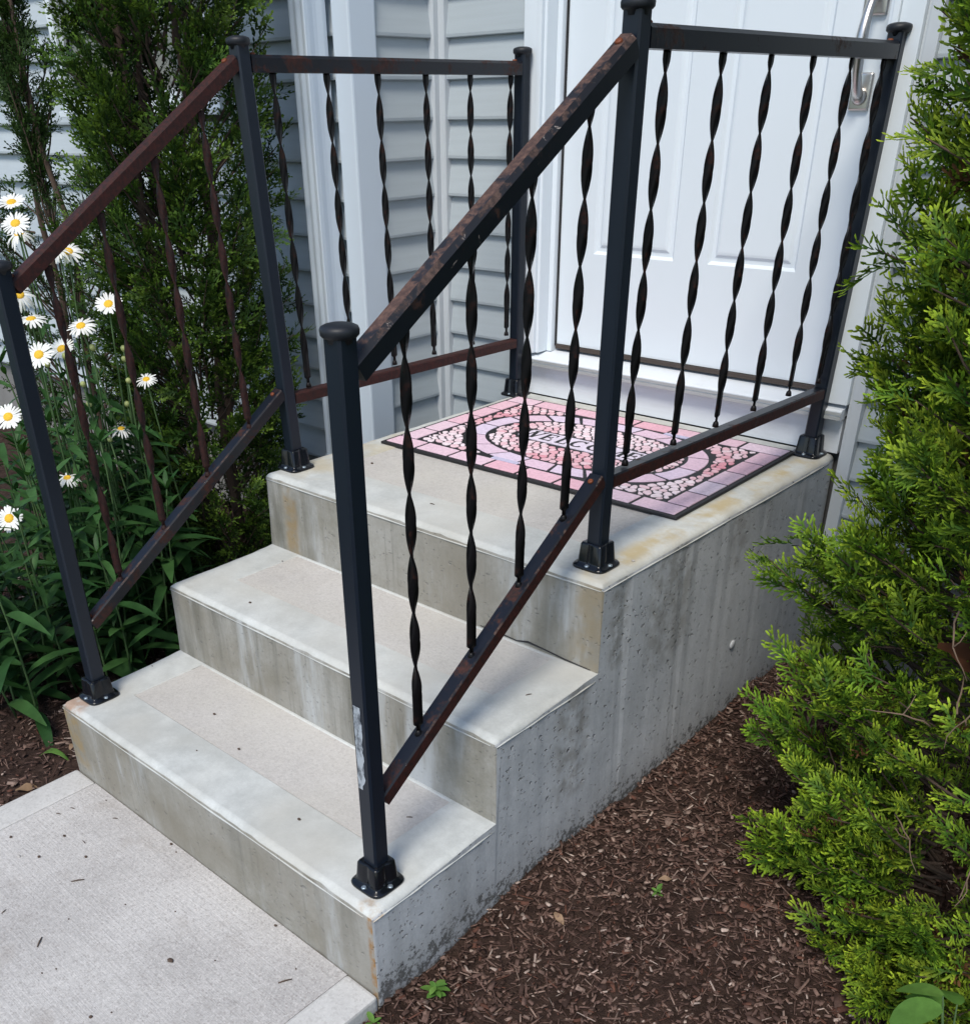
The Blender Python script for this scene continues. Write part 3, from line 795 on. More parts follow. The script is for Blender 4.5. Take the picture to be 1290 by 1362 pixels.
# door frame
dfm = MB()
zh = Z3 + .142 + 2.03
for s_ in (0, 1):
    def X(a): return a if s_ == 0 else 1.008 - a
    def bx(a, b, y0_, y1_, z0_, z1_): dfm.box(min(X(a), X(b)), max(X(a), X(b)), y0_, y1_, z0_, z1_)
    zb0 = .684
    bx(-.004, .044, 1.609, 1.646, .6855, zh + .05)
    bx(.0442, .058, 1.602, 1.646, .6855, zh + .05)
    bx(.0582, .068, 1.613, 1.70, .6855, zh + .02)
    bx(.0682, .0845, 1.655, 1.70, .6855, zh)
dfm.box(-.004, 1.012, 1.604, 1.646, zh + .051, zh + .15)
part('door_frame', dfm, M['white'], house, bevel=.0022, segs=2)
wsx = MB(); wsx.box(.0848, .0902, 1.672, 1.695, .70, zh); part('weather_strip', wsx, M['dark_gap'], house)
wsx = MB(); wsx.box(.9198, .9232, 1.672, 1.695, .70, zh); part('weather_strip', wsx, M['dark_gap'], house)
# door slab with moulded panels
door = MB()
Yd = 1.676
xs_, xe_ = .0905, .9195; zd0, zd1 = .706, zh - .002
pan = []
cx = (xs_ + xe_) / 2
pw = .235
for px_ in ((.205, .205 + .255), (.565, .565 + .225)):
    pan.append((px_[0], px_[1], .957, 2.50)); pan.append((px_[0], px_[1], .83, .875))
pan = [(.205, .460, .958, 2.50), (.560, .800, .958, 2.50)]
xsn = sorted({xs_, xe_, *[p[0] for p in pan], *[p[1] for p in pan]}); zsn = sorted({zd0, zd1, .958, 2.50})
for i in range(len(xsn) - 1):
    for j in range(len(zsn) - 1):
        a, b, c_, d_ = xsn[i], xsn[i + 1], zsn[j], zsn[j + 1]
        if any(near(a, p[0]) and near(c_, p[2]) for p in pan): continue
        door.add([(a, Yd, c_), (b, Yd, c_), (b, Yd, d_), (a, Yd, d_)], [(0, 1, 2, 3)])
for p in pan:
    loops = []
    for ins, dep in ((0, 0), (.009, .0095), (.014, .0098), (.024, .003), (.030, 0.002)):
        loops.append([(p[0] + ins, Yd + dep, p[2] + ins), (p[1] - ins, Yd + dep, p[2] + ins), (p[1] - ins, Yd + dep, p[3] - ins), (p[0] + ins, Yd + dep, p[3] - ins)])
    vs = [v for l in loops for v in l]; fs = []
    for k in range(len(loops) - 1):
        for i in range(4): fs.append((k * 4 + i, k * 4 + (i + 1) % 4, k * 4 + 4 + (i + 1) % 4, k * 4 + 4 + i))
    e_ = (len(loops) - 1) * 4; fs.append((e_, e_ + 1, e_ + 2, e_ + 3))
    door.add(vs, fs)
door.box(xs_, xe_, Yd + .008, 1.715, zd0, zd1)
door.add([(xs_, Yd, zd0), (xs_, Yd + .008, zd0), (xs_, Yd + .008, zd1), (xs_, Yd, zd1)], [(0, 1, 2, 3)])
door.add([(xs_, Yd, zd0), (xe_, Yd, zd0), (xe_, Yd + .008, zd0), (xs_, Yd + .008, zd0)], [(0, 1, 2, 3)])
dr = part('door', door, M['door_white'], house, recalc=False, label='white panelled front door')
sw = MB(); sw.box(xs_, xe_, 1.670, 1.684, .6935, .7045); part('door_sweep', sw, M['sweep'], dr)
# pull handle: lower rose, upper thumb-latch plate, bowed grip
hx = .886
hd = MB()
def plate(z0, z1, w2, y_f):
    mb = MB(); mb.box(hx - w2, hx + w2, y_f, Yd + .0005, z0, z1); return mb
hroot = part('door_handle', plate(1.292, 1.362, .0225, Yd - .010), M['nickel'], dr, bevel=.006, segs=3)
up_ = MB(); up_.box(hx - .026, hx + .026, Yd - .010, Yd + .0005, 1.462, 1.60)
# joined into one handle mesh: plates, grip, lever, screws
def join_mesh(o_, mbs):
    b = bmesh.new(); b.from_mesh(o_.data)
    for mb_, bev in mbs:
        m2 = mesh_from(mb_, 'tmp', M['nickel'], HB, bev, 3); b.from_mesh(m2); bpy.data.meshes.remove(m2)
    b.to_mesh(o_.data); b.free()
    for p in o_.data.polygons: p.use_smooth = True
gp = MB()
pts, rad = [], []
for k in range(25):
    t = k / 24; z = 1.318 + (1.500 - 1.318) * t
    y = Yd - .010 - .045 * math.sin(math.pi * min(1, max(0, t * 1.0))) ** .55
    pts.append((hx + .002 * math.sin(t * 3), y, z)); rad.append(.0085 + .004 * math.sin(math.pi * t) ** 2 + .003 * (abs(t - .5) * 2) ** 4)
gp.tube(pts, rad, 14, ref=(1, 0, 0))
rose = MB(); rose.lathe([(.015, 0), (.0165, .003), (.012, .007), (.007, .010), (.0005, .0105)], (hx, Yd - .010, 1.318), 20, axis=(0, -1, 0))
lev = MB(); lev.lathe([(.022, 0), (.022, .004), (.016, .008), (.009, .011), (.0005, .012)], (hx, Yd - .010, 1.535), 20, axis=(0, -1, 0))
join_mesh(hroot, [(up_, .006), (gp, 0), (rose, 0), (lev, 0)])
# sill, kick board
th = MB()
pr = [(1.600, .650), (1.600, .671), (1.604, .6745), (1.665, .6845), (1.72, .6925), (1.72, .66), (1.627, .655), (1.627, .650)]
th.loft([[Vector((x, y, z)) for y, z in pr] for x in (-.006, 1.0065)], 0, True)
tho = part('threshold', th, M['wood_white'], house)
al = MB(); al.box(-.0062, 1.0067, 1.5965, 1.5995, .6515, .6600); al.box(-.0062, 1.0067, 1.5975, 1.5995, .6625, .6690); part('sill_nosing', al, M['alum'], tho)
kb = MB(); kb.box(-.004, 1.004, 1.6285, 1.647, Z3 + .003, .6495)
part('kick_board', kb, M['wood_white'], house, bevel=.001)
jt = MB(); jt.box(1.0125, 1.020, 1.622, 1.646, .302, ZTOP); jt.box(1.0202, 1.0455, 1.617, 1.646, .302, ZTOP)
part('siding_end_trim', jt, M['trim_grey'], house, bevel=.0015)
jt = MB(); jt.box(-.0056, -.0045, 1.618, 1.646, .302, ZTOP); part('siding_end_trim', jt, M['trim_grey'], house)
# window on the left wall
wn = MB()
def frame(mb, x0, x1, z0, z1, t, y0_, y1_):
    mb.box(x0, x0 + t, y0_, y1_, z0, z1); mb.box(x1 - t, x1, y0_, y1_, z0, z1)
    mb.box(x0 + t + .0002, x1 - t - .0002, y0_, y1_, z0, z0 + t); mb.box(x0 + t + .0002, x1 - t - .0002, y0_, y1_, z1 - t, z1)
frame(wn, WX0, WX1, WZ0, WZ1, .038, 1.278, 1.327)
win = part('window', wn, M['white'], house, bevel=.002)
w2_ = MB(); frame(w2_, WX0 + .0385, WX1 - .0385, WZ0 + .0385, WZ1 - .0385, .022, 1.292, 1.315); part('sash', w2_, M['trim_grey'], win, bevel=.002)
w3 = MB(); w3.box(WX0 + .061, WX1 - .061, 1.305, 1.312, WZ0 + .061, WZ1 - .061); part('pane', w3, M['glass'], win)
w4 = MB(); w4.box(WX0 - .01, WX1 + .01, 1.262, 1.2775, WZ0 - .012, WZ0 + .006); part('sill', w4, M['white'], win, bevel=.002)
w5 = MB(); w5.box(WX0 + .072, WX0 + .076, 1.297, 1.304, WZ0 + .19, WZ0 + .225); w5.box(WX0 + .076, WX0 + .088, 1.297, 1.304, WZ0 + .19, WZ0 + .194); w5.box(WX0 + .076, WX0 + .088, 1.297, 1.304, WZ0 + .221, WZ0 + .225)
part('latch', w5, M['dark_gap'], win)
rf = MB()
rf.add([(-4.5, 1.10, ZTOP + .002), (4.0, 1.10, ZTOP + .002), (4.0, 5.9, ZTOP + .002), (-4.5, 5.9, ZTOP + .002), (-4.5, 1.10, ZTOP + .16), (4.0, 1.10, ZTOP + .16), (4.0, 5.9, ZTOP + .16), (-4.5, 5.9, ZTOP + .16), (-4.5, 3.5, ZTOP + 1.4), (4.0, 3.5, ZTOP + 1.4)],
       [(0, 3, 2, 1), (0, 1, 5, 4), (2, 3, 7, 6), (4, 5, 9, 8), (6, 7, 8, 9), (1, 2, 6, 9, 5), (3, 0, 4, 8, 7)])
part('roof', rf, M['roof'], house)

# ------------------------------------------------------------------ welcome mat
MC = Vector((.487, 1.272, Z3)); MR = R(1.0)
mat = empty('welcome_mat', MC, 'pink and white stone pattern welcome mat with black edge in front of the door', 'doormat')
mat.rotation_euler = (0, 0, MR)
HU, HV, TH = .4425, .293, .0072
def mpart(name, mb, m_, label=None, bevel=0, tint=None, parent=None):
    me_ = mesh_from(mb, name, m_, (0, 0, 0), bevel, 1)
    if tint is not None:
        ca = me_.color_attributes.new('tint', 'FLOAT_COLOR', 'POINT')
        ca.data.foreach_set('color', np.tile(np.array([*tint, 1.0], dtype=np.float32), len(me_.vertices)))
    o_ = bpy.data.objects.new(name, me_); COL.objects.link(o_); o_.parent = parent or mat
    if label: o_['label'] = label
    return o_
mb = MB(); mb.box(-HU, HU, -HV, HV, .0008, TH); mpart('rubber_base', mb, M['rubber'], bevel=.002)
rg = random.Random(11)
def pink(u, v, kind):
    a = .5 + .5 * math.sin(u * 9 + 1.3) * math.sin(v * 13 + .4)
    e = rg.random()
    if kind == 'border':
        base = Vector((.74, .42, .50)).lerp(Vector((.76, .66, .76)), min(1, max(0, .55 * a + .6 * (e - .3))))
    elif kind == 'ring':
        base = Vector((.72, .50, .60)).lerp(Vector((.66, .62, .78)), min(1, max(0, .5 * a + .7 * (e - .25))))
    else:
        base = Vector((.82, .70, .75)).lerp(Vector((.70, .34, .40)), max(0, (1 - a) * .85 + .7 * (e - .55)))
    return tuple(base)
def prism(poly, z0, z1, inset=.0012):
    mb = MB(); n = len(poly)
    cx_ = sum(p[0] for p in poly) / n; cy_ = sum(p[1] for p in poly) / n
    def sh(p):
        d = Vector((p[0] - cx_, p[1] - cy_)); L = max(d.length, 1e-6); d *= max(.1, 1 - inset / L); return (cx_ + d.x, cy_ + d.y)
    top = [sh(p) for p in poly]
    vs = [(p[0], p[1], z0) for p in poly] + [(p[0], p[1], z1 - .0008) for p in poly] + [(p[0], p[1], z1) for p in top]
    fs = [tuple(range(2 * n, 3 * n))]
    for k in range(2):
        for i in range(n): j = (i + 1) % n; fs.append((k * n + i, k * n + j, k * n + n + j, k * n + n + i))
    mb.add(vs, fs); return mb
GAP = .0042
BW = .060
# border bricks
E0 = .008
def brick(x0, x1, y0, y1, kind='border', nm='brick'):
    mpart(nm, prism([(x0 + GAP, y0 + GAP), (x1 - GAP, y0 + GAP), (x1 - GAP, y1 - GAP), (x0 + GAP, y1 - GAP)], TH - .001, TH + .0022), M['tint'], tint=pink((x0 + x1) / 2, (y0 + y1) / 2, kind))
iu, iv = HU - E0 - BW, HV - E0 - BW
nb = 8
for sy in (-1, 1):
    edges = [-(HU - E0)] + [-(HU - E0) + 2 * (HU - E0) * (k + rg.uniform(-.09, .09)) / nb for k in range(1, nb)] + [HU - E0]
    for k in range(nb):
        y0, y1 = (-(HV - E0), -iv) if sy < 0 else (iv, HV - E0)
        brick(edges[k], edges[k + 1], y0, y1)
for sx in (-1, 1):
    edges = [-iv + 2 * iv * k / 5 for k in range(6)]
    for k in range(5):
        x0, x1 = (-(HU - E0), -iu) if sx < 0 else (iu, HU - E0)
        brick(x0, x1, edges[k], edges[k + 1])
# oval ring of bricks
AO, BO, AI, BI = .332, .221, .276, .165
def ell(a, b, t, p=2.35):
    c_, s_ = math.cos(t), math.sin(t)
    q = (abs(c_ / a) ** p + abs(s_ / b) ** p) ** (-1 / p)
    return (q * c_, q * s_)
def inell(u, v, a, b, p=2.35): return (abs(u) / a) ** p + (abs(v) / b) ** p < 1
NR = 18
ang = [2 * math.pi * k / NR for k in range(NR + 1)]
ang = []
# equal arc-length sectors
fine_ = [ell(AO, BO, 2 * math.pi * k / 720) for k in range(721)]
acc = [0]
for k in range(720): acc.append(acc[-1] + math.dist(fine_[k], fine_[k + 1]))
for k in range(NR + 1):
    tgt = acc[-1] * k / NR; i = min(range(721), key=lambda q: abs(acc[q] - tgt)); ang.append(2 * math.pi * i / 720)
for k in range(NR):
    t0, t1 = ang[k], ang[k + 1]; pts = []
    ge = .016 * (.3 / math.hypot(*ell(AO, BO, (t0 + t1) / 2)))
    S = 5
    oq = [ell(AO - GAP, BO - GAP, t0 + ge + (t1 - t0 - 2 * ge) * i / S) for i in range(S + 1)]
    iq = [ell(AI + GAP, BI + GAP, t1 - ge - (t1 - t0 - 2 * ge) * i / S) for i in range(S + 1)]
    c_ = ell((AO + AI) / 2, (BO + BI) / 2, (t0 + t1) / 2)
    mpart('brick', prism(oq + iq, TH - .001, TH + .0022), M['tint'], tint=pink(*c_, 'ring'))
# wide keystones between ring and border, front and back
KEYS = [(-.125, -.035, -1), (.105, .195, 1)]
# name plaque
PU, PV = .205, .041
plq = []
for k in range(24):
    t = 2 * math.pi * k / 24
    plq.append((math.copysign(PU - PV, math.cos(t)) + (PV - GAP) * math.cos(t), (PV - GAP) * math.sin(t)))
for a, b, sg in KEYS:
    y0, y1 = sorted((sg * (BO - .010), sg * (iv + .002)))
    mpart('brick', prism([(a + GAP, y0), (b - GAP, y0), (b - GAP, y1), (a + GAP, y1)], TH - .001, TH + .0026), M['tint'], tint=(.52, .50, .66))
pl_o = mpart('name_plaque', prism(plq, TH - .001, TH + .0022), M['tint'], tint=(.70, .63, .74))
# serif capitals
def stroke(mb, a, b, wd, z):
    a, b = Vector((*a, 0)), Vector((*b, 0)); d = (b - a).normalized(); n_ = Vector((-d.y, d.x, 0)) * wd / 2
    vs = [a - n_, b - n_, b + n_, a + n_]
    mb.add([(v.x, v.y, z) for v in vs] + [(v.x, v.y, z + .0008) for v in vs], [(4, 5, 6, 7), (0, 1, 5, 4), (1, 2, 6, 5), (2, 3, 7, 6), (3, 0, 4, 7)])
def arc(mb, c, rx_, ry_, a0, a1, wd, z, n=16):
    for k in range(n):
        t0, t1 = a0 + (a1 - a0) * k / n, a0 + (a1 - a0) * (k + 1) / n
        ww = wd * (.45 + .55 * abs(math.cos((t0 + t1) / 2)))
        stroke(mb, (c[0] + rx_ * math.cos(t0), c[1] + ry_ * math.sin(t0)), (c[0] + rx_ * math.cos(t1 + .02), c[1] + ry_ * math.sin(t1 + .02)), ww, z + .00002 * (k % 2))
LH = .052
def letter(ch, x, zb=TH + .0021):
    mb = MB(); h = LH / 2; tk, tn, sf = .0095, .0042, .0035
    zz = [zb + .00004 * i for i in range(12)]
    S = lambda a, b, w_, i: stroke(mb, (x + a[0], a[1]), (x + b[0], b[1]), w_, zz[i])
    if ch == 'W':
        S((-.027, h), (-.0135, -h), tk, 0); S((-.0135, -h), (0, h * .9), tn, 1); S((0, h * .9), (.0135, -h), tk, 2); S((.0135, -h), (.027, h), tn, 3)
        for q in (-.027, 0, .027): S((q - .008, h), (q + .008, h), sf, 4)
    elif ch == 'E':
        S((-.011, -h), (-.011, h), tk, 0); S((-.017, h - .002), (.014, h - .002), tn, 1); S((-.017, -h + .002), (.015, -h + .002), tn, 2); S((-.011, 0), (.007, 0), tn, 3)
        S((.0135, h), (.0135, h - .013), sf, 4); S((.0145, -h), (.0145, -h + .014), sf, 5); S((.007, .007), (.007, -.007), sf, 6)
    elif ch == 'L':
        S((-.009, -h), (-.009, h), tk, 0); S((-.015, -h + .002), (.014, -h + .002), tn, 1); S((-.016, h - .0018), (-.001, h - .0018), sf, 2); S((.0135, -h), (.0135, -h + .015), sf, 3)
    elif ch == 'C':
        arc(mb, (x, 0), .018, h - .003, R(48), R(318), tk, zz[0]); S((.0125, h), (.0125, h - .015), sf, 3)
    elif ch == 'O':
        arc(mb, (x, 0), .019, h - .003, 0, 2 * math.pi, tk, zz[0], 22)
    elif ch == 'M':
        S((-.024, -h), (-.022, h), tn, 0); S((-.022, h), (0, -h), tk, 1); S((0, -h), (.022, h), tn, 2); S((.022, h), (.024, -h), tk, 3)
        for q in (-.024, .024): S((q - .007, -h + .0018), (q + .007, -h + .0018), sf, 4)
        for q in (-.024, .024): S((q - .006, h - .0018), (q + .006, h - .0018), sf, 5)
    return mb
xs2 = [-.162, -.106, -.059, -.012, .040, .096, .150]
for ch, x in zip('WELCOME', xs2):
    mpart('letter', letter(ch, x * 1.0), M['rubber'], parent=pl_o)
# pebbles: relaxed cells clipped to their zones
def clip(poly, px_, py_, nx_, ny_):
    out = []
    for i in range(len(poly)):
        a, b = poly[i], poly[(i + 1) % len(poly)]
        da = (a[0] - px_) * nx_ + (a[1] - py_) * ny_; db = (b[0] - px_) * nx_ + (b[1] - py_) * ny_
        if da <= 0: out.append(a)
        if (da < 0 < db) or (db < 0 < da):
            t = da / (da - db); out.append((a[0] + (b[0] - a[0]) * t, a[1] + (b[1] - a[1]) * t))
    return out
def key(u, v): return any(a - .001 < u < b + .001 and v * sg > 0 for a, b, sg in KEYS)
def zoneA(u, v): return not key(u, v) and abs(u) < iu - .0045 and abs(v) < iv - .0045 and not inell(u, v, AO + .0055, BO + .0055)
def zoneB(u, v):
    du = max(abs(u) - (PU - PV), 0); return inell(u, v, AI - .005, BI - .005) and not math.hypot(du, v) < PV + .004
cells = []
for zone, sp in ((zoneA, .0240), (zoneB, .0232)):
    pts = []
    yy = -iv; r0 = 0
    while yy < iv + sp:
        xx = -iu + (sp * .5 if r0 % 2 else 0)
        while xx < iu + sp:
            pts.append((xx + rg.uniform(-.38, .38) * sp, yy + rg.uniform(-.34, .34) * sp)); xx += sp * 1.12
        yy += sp * .80; r0 += 1
    for (u, v) in pts:
        if not zone(u, v): continue
        poly = [(u - .04, v - .04), (u + .04, v - .04), (u + .04, v + .04), (u - .04, v + .04)]
        for (a, b) in pts:
            dx, dy = a - u, b - v; dd = math.hypot(dx, dy)
            if 1e-6 < dd < .07:
                poly = clip(poly, u + dx / 2 - dx / dd * .0021, v + dy / 2 - dy / dd * .0021, dx / dd, dy / dd)
                if len(poly) < 3: break
        if len(poly) < 3: continue
        q = []
        for p in poly:
            t = 1.0
            while t > .05 and not zone(u + (p[0] - u) * t, v + (p[1] - v) * t): t -= .04
            q.append((u + (p[0] - u) * t, v + (p[1] - v) * t))
        # round corners once
        qq = []
        for i in range(len(q)):
            a, b, c_ = q[i - 1], q[i], q[(i + 1) % len(q)]
            qq.append((b[0] * .72 + a[0] * .28, b[1] * .72 + a[1] * .28)); qq.append((b[0] * .72 + c_[0] * .28, b[1] * .72 + c_[1] * .28))
        ar = abs(sum(qq[i][0] * qq[(i + 1) % len(qq)][1] - qq[(i + 1) % len(qq)][0] * qq[i][1] for i in range(len(qq)))) / 2
        if ar < 3.0e-5: continue
        cells.append((u, v, qq))
cells.sort(key=lambda c_: (c_[0] - 1.4) ** 2 + (c_[1] + 2) ** 2)
for u, v, q in cells[:300]:
    mpart('pebble', prism(q, TH - .001, TH + .0022, .0009), M['tint'], tint=pink(u, v, 'pebble'))
rest = MB(); cols = []
for u, v, q in cells[300:]:
    p_ = prism(q, TH - .001, TH + .0022, .0014); rest.add(p_.v, p_.f); cols += [(*pink(u, v, 'pebble'), 1)] * len(p_.v)
if rest.v:
    me_ = mesh_from(rest, 'pebbles', M['tint']); ca = me_.color_attributes.new('tint', 'FLOAT_COLOR', 'POINT')
    ca.data.foreach_set('color', np.array(cols, dtype=np.float32).ravel())
    o_ = bpy.data.objects.new('pebbles', me_); COL.objects.link(o_); o_.parent = mat; o_['kind'] = 'stuff'

# ------------------------------------------------------------------ numpy foliage
def np_mesh(name, V, F4, tint, mat_):
    """V (n,3), F4 (m,4) quads, tint (n,3)"""
    me_ = bpy.data.meshes.new(name)
    n, m_ = len(V), len(F4)
    me_.vertices.add(n); me_.vertices.foreach_set('co', V.astype(np.float32).ravel())
    me_.loops.add(m_ * 4); me_.loops.foreach_set('vertex_index', F4.astype(np.int32).ravel())
    me_.polygons.add(m_); me_.polygons.foreach_set('loop_start', np.arange(m_, dtype=np.int32) * 4)
    me_.polygons.foreach_set('loop_total', np.full(m_, 4, dtype=np.int32))
    me_.materials.append(mat_)
    ca = me_.color_attributes.new('tint', 'FLOAT_COLOR', 'POINT')
    c4 = np.ones((n, 4), dtype=np.float32); c4[:, :3] = tint
    ca.data.foreach_set('color', c4.ravel())
    me_.update(calc_edges=True); me_.validate()
    return me_
def leaf6(b, d, s_, n_, l, w_):
    """two-quad scale-leaf twig: pointed, ridged"""
    f = n_ * (-.28 * w_)
    return [b, b + d * l * .28 + s_ * w_ * .5 + f, b + d * l * .78 + s_ * w_ * .42 + f, b + d * l, b + d * l * .78 - s_ * w_ * .42 + f, b + d * l * .28 - s_ * w_ * .5 + f]
def leaf4(b, d, s_, n_, l, w_):
    return [b, b + d * l * .55 + s_ * w_ * .5, b + d * l, b + d * l * .55 - s_ * w_ * .5]
def spray_proto(rg_, L, nside, w_, flat=.25, quad=False, step=.0085):
    """flat fan of scale-leaf twigs along +X in the XY plane; returns verts, quads, tip factor"""
    V, F, T = [], [], []
    Zn = np.array([0, 0, 1.0])
    def leaf(b, ang_, l, tip):
        d = np.array([math.cos(ang_), math.sin(ang_), rg_.uniform(-flat, flat)]); d /= np.linalg.norm(d)
        s_ = np.cross(Zn, d); s_ /= np.linalg.norm(s_); n_ = np.cross(d, s_)
        rl = rg_.uniform(-.5, .5); s_, n_ = s_ * math.cos(rl) + n_ * math.sin(rl), n_ * math.cos(rl) - s_ * math.sin(rl)
        o_ = len(V)
        if quad:
            V.extend(leaf4(b, d, s_, n_, l, w_ * rg_.uniform(.85, 1.15))); F.append((o_, o_ + 1, o_ + 2, o_ + 3)); T.extend([tip * .5, tip * .8, tip, tip * .8])
        else:
            V.extend(leaf6(b, d, s_, n_, l, w_ * rg_.uniform(.85, 1.15))); F.append((o_, o_ + 1, o_ + 2, o_ + 3)); F.append((o_, o_ + 3, o_ + 4, o_ + 5))
            T.extend([tip * .5] * 1 + [tip * .6] * 1 + [tip] * 3 + [tip * .6] * 1)
        return b + d * l
    bend = rg_.uniform(-.35, .35); droop = rg_.uniform(-.9, .3)
    P = [np.zeros(3)]; A = []
    N = nside
    for k in range(N):
        a = bend * (k / N - .3); st = L / N
        A.append(a); P.append(P[-1] + np.array([math.cos(a) * st, math.sin(a) * st, droop * st * (k / N)]))
        leaf(P[-2], a + rg_.uniform(-.1, .1), st * 1.35, .3 * k / N)
    leaf(P[-1], A[-1], .013, 1.0)
    for k in range(1, N):
        t = k / N; sd_ = 1 if k % 2 else -1
        for sgn in (sd_, -sd_) if rg_.random() < .55 else (sd_,):
            ln = L * (.20 + .42 * (1 - t) ** .8 * min(1, t * 4)) * rg_.uniform(.75, 1.15)
            a = A[k] + sgn * rg_.uniform(.55, .85); q = P[k].copy(); nn = max(2, int(ln / step))
            for j in range(nn):
                tip = ((j + 1) / nn) * (.45 + .55 * t)
                q2 = leaf(q, a, ln / nn * 1.3, tip)
                if j > 0 and rg_.random() < .8:
                    leaf(q, a + (1 if j % 2 else -1) * rg_.uniform(.45, .8), ln / nn * rg_.uniform(1.0, 1.5), tip)
                q = q + (q2 - q) / 1.3
                a -= sgn * .06
            leaf(q, a, .010, 1.0 * (.5 + .5 * t))
    return np.array(V), np.array(F), np.array(T)
def rot_from(d, roll):
    """matrices (n,3,3) taking +X to d with roll"""
    d = d / np.linalg.norm(d, axis=1, keepdims=True)
    ref = np.tile(np.array([0, 0, 1.0]), (len(d), 1)); m_ = np.abs(d[:, 2]) > .95; ref[m_] = (1, 0, 0)
    y = np.cross(ref, d); y /= np.linalg.norm(y, axis=1, keepdims=True); z = np.cross(d, y)
    c_, s_ = np.cos(roll)[:, None], np.sin(roll)[:, None]
    y2 = y * c_ + z * s_; z2 = z * c_ - y * s_
    return np.stack([d, y2, z2], axis=2)
def build_foliage(name, protos, P, D, roll, S, C0, C1, org, mat_, rs, nv=6):
    Vs, Fs, Ts = [], [], []; off = 0
    idx = rs.integers(0, len(protos), len(P))
    Rm = rot_from(D, roll)
    for k, (pv, pf, pt) in enumerate(protos):
        sel = np.where(idx == k)[0]
        if not len(sel): continue
        v = np.einsum('nij,vj->nvi', Rm[sel] * S[sel][:, None, None], pv) + P[sel][:, None, :]
        jit = rs.uniform(.82, 1.18, (len(sel), len(pv) // nv, 1)).repeat(nv, axis=1)
        t = (np.clip(pt, 0, 1) ** 1.4)[None, :, None]
        col = (C0[sel][:, None, :] * (1 - t) + C1[sel][:, None, :] * t) * jit
        f = pf[None] + (np.arange(len(sel)) * len(pv))[:, None, None] + off
        Vs.append(v.reshape(-1, 3)); Fs.append(f.reshape(-1, 4)); Ts.append(col.reshape(-1, 3)); off += len(sel) * len(pv)
    V = np.concatenate(Vs) - np.array(org); return np_mesh(name, V, np.concatenate(Fs), np.concatenate(Ts), mat_)

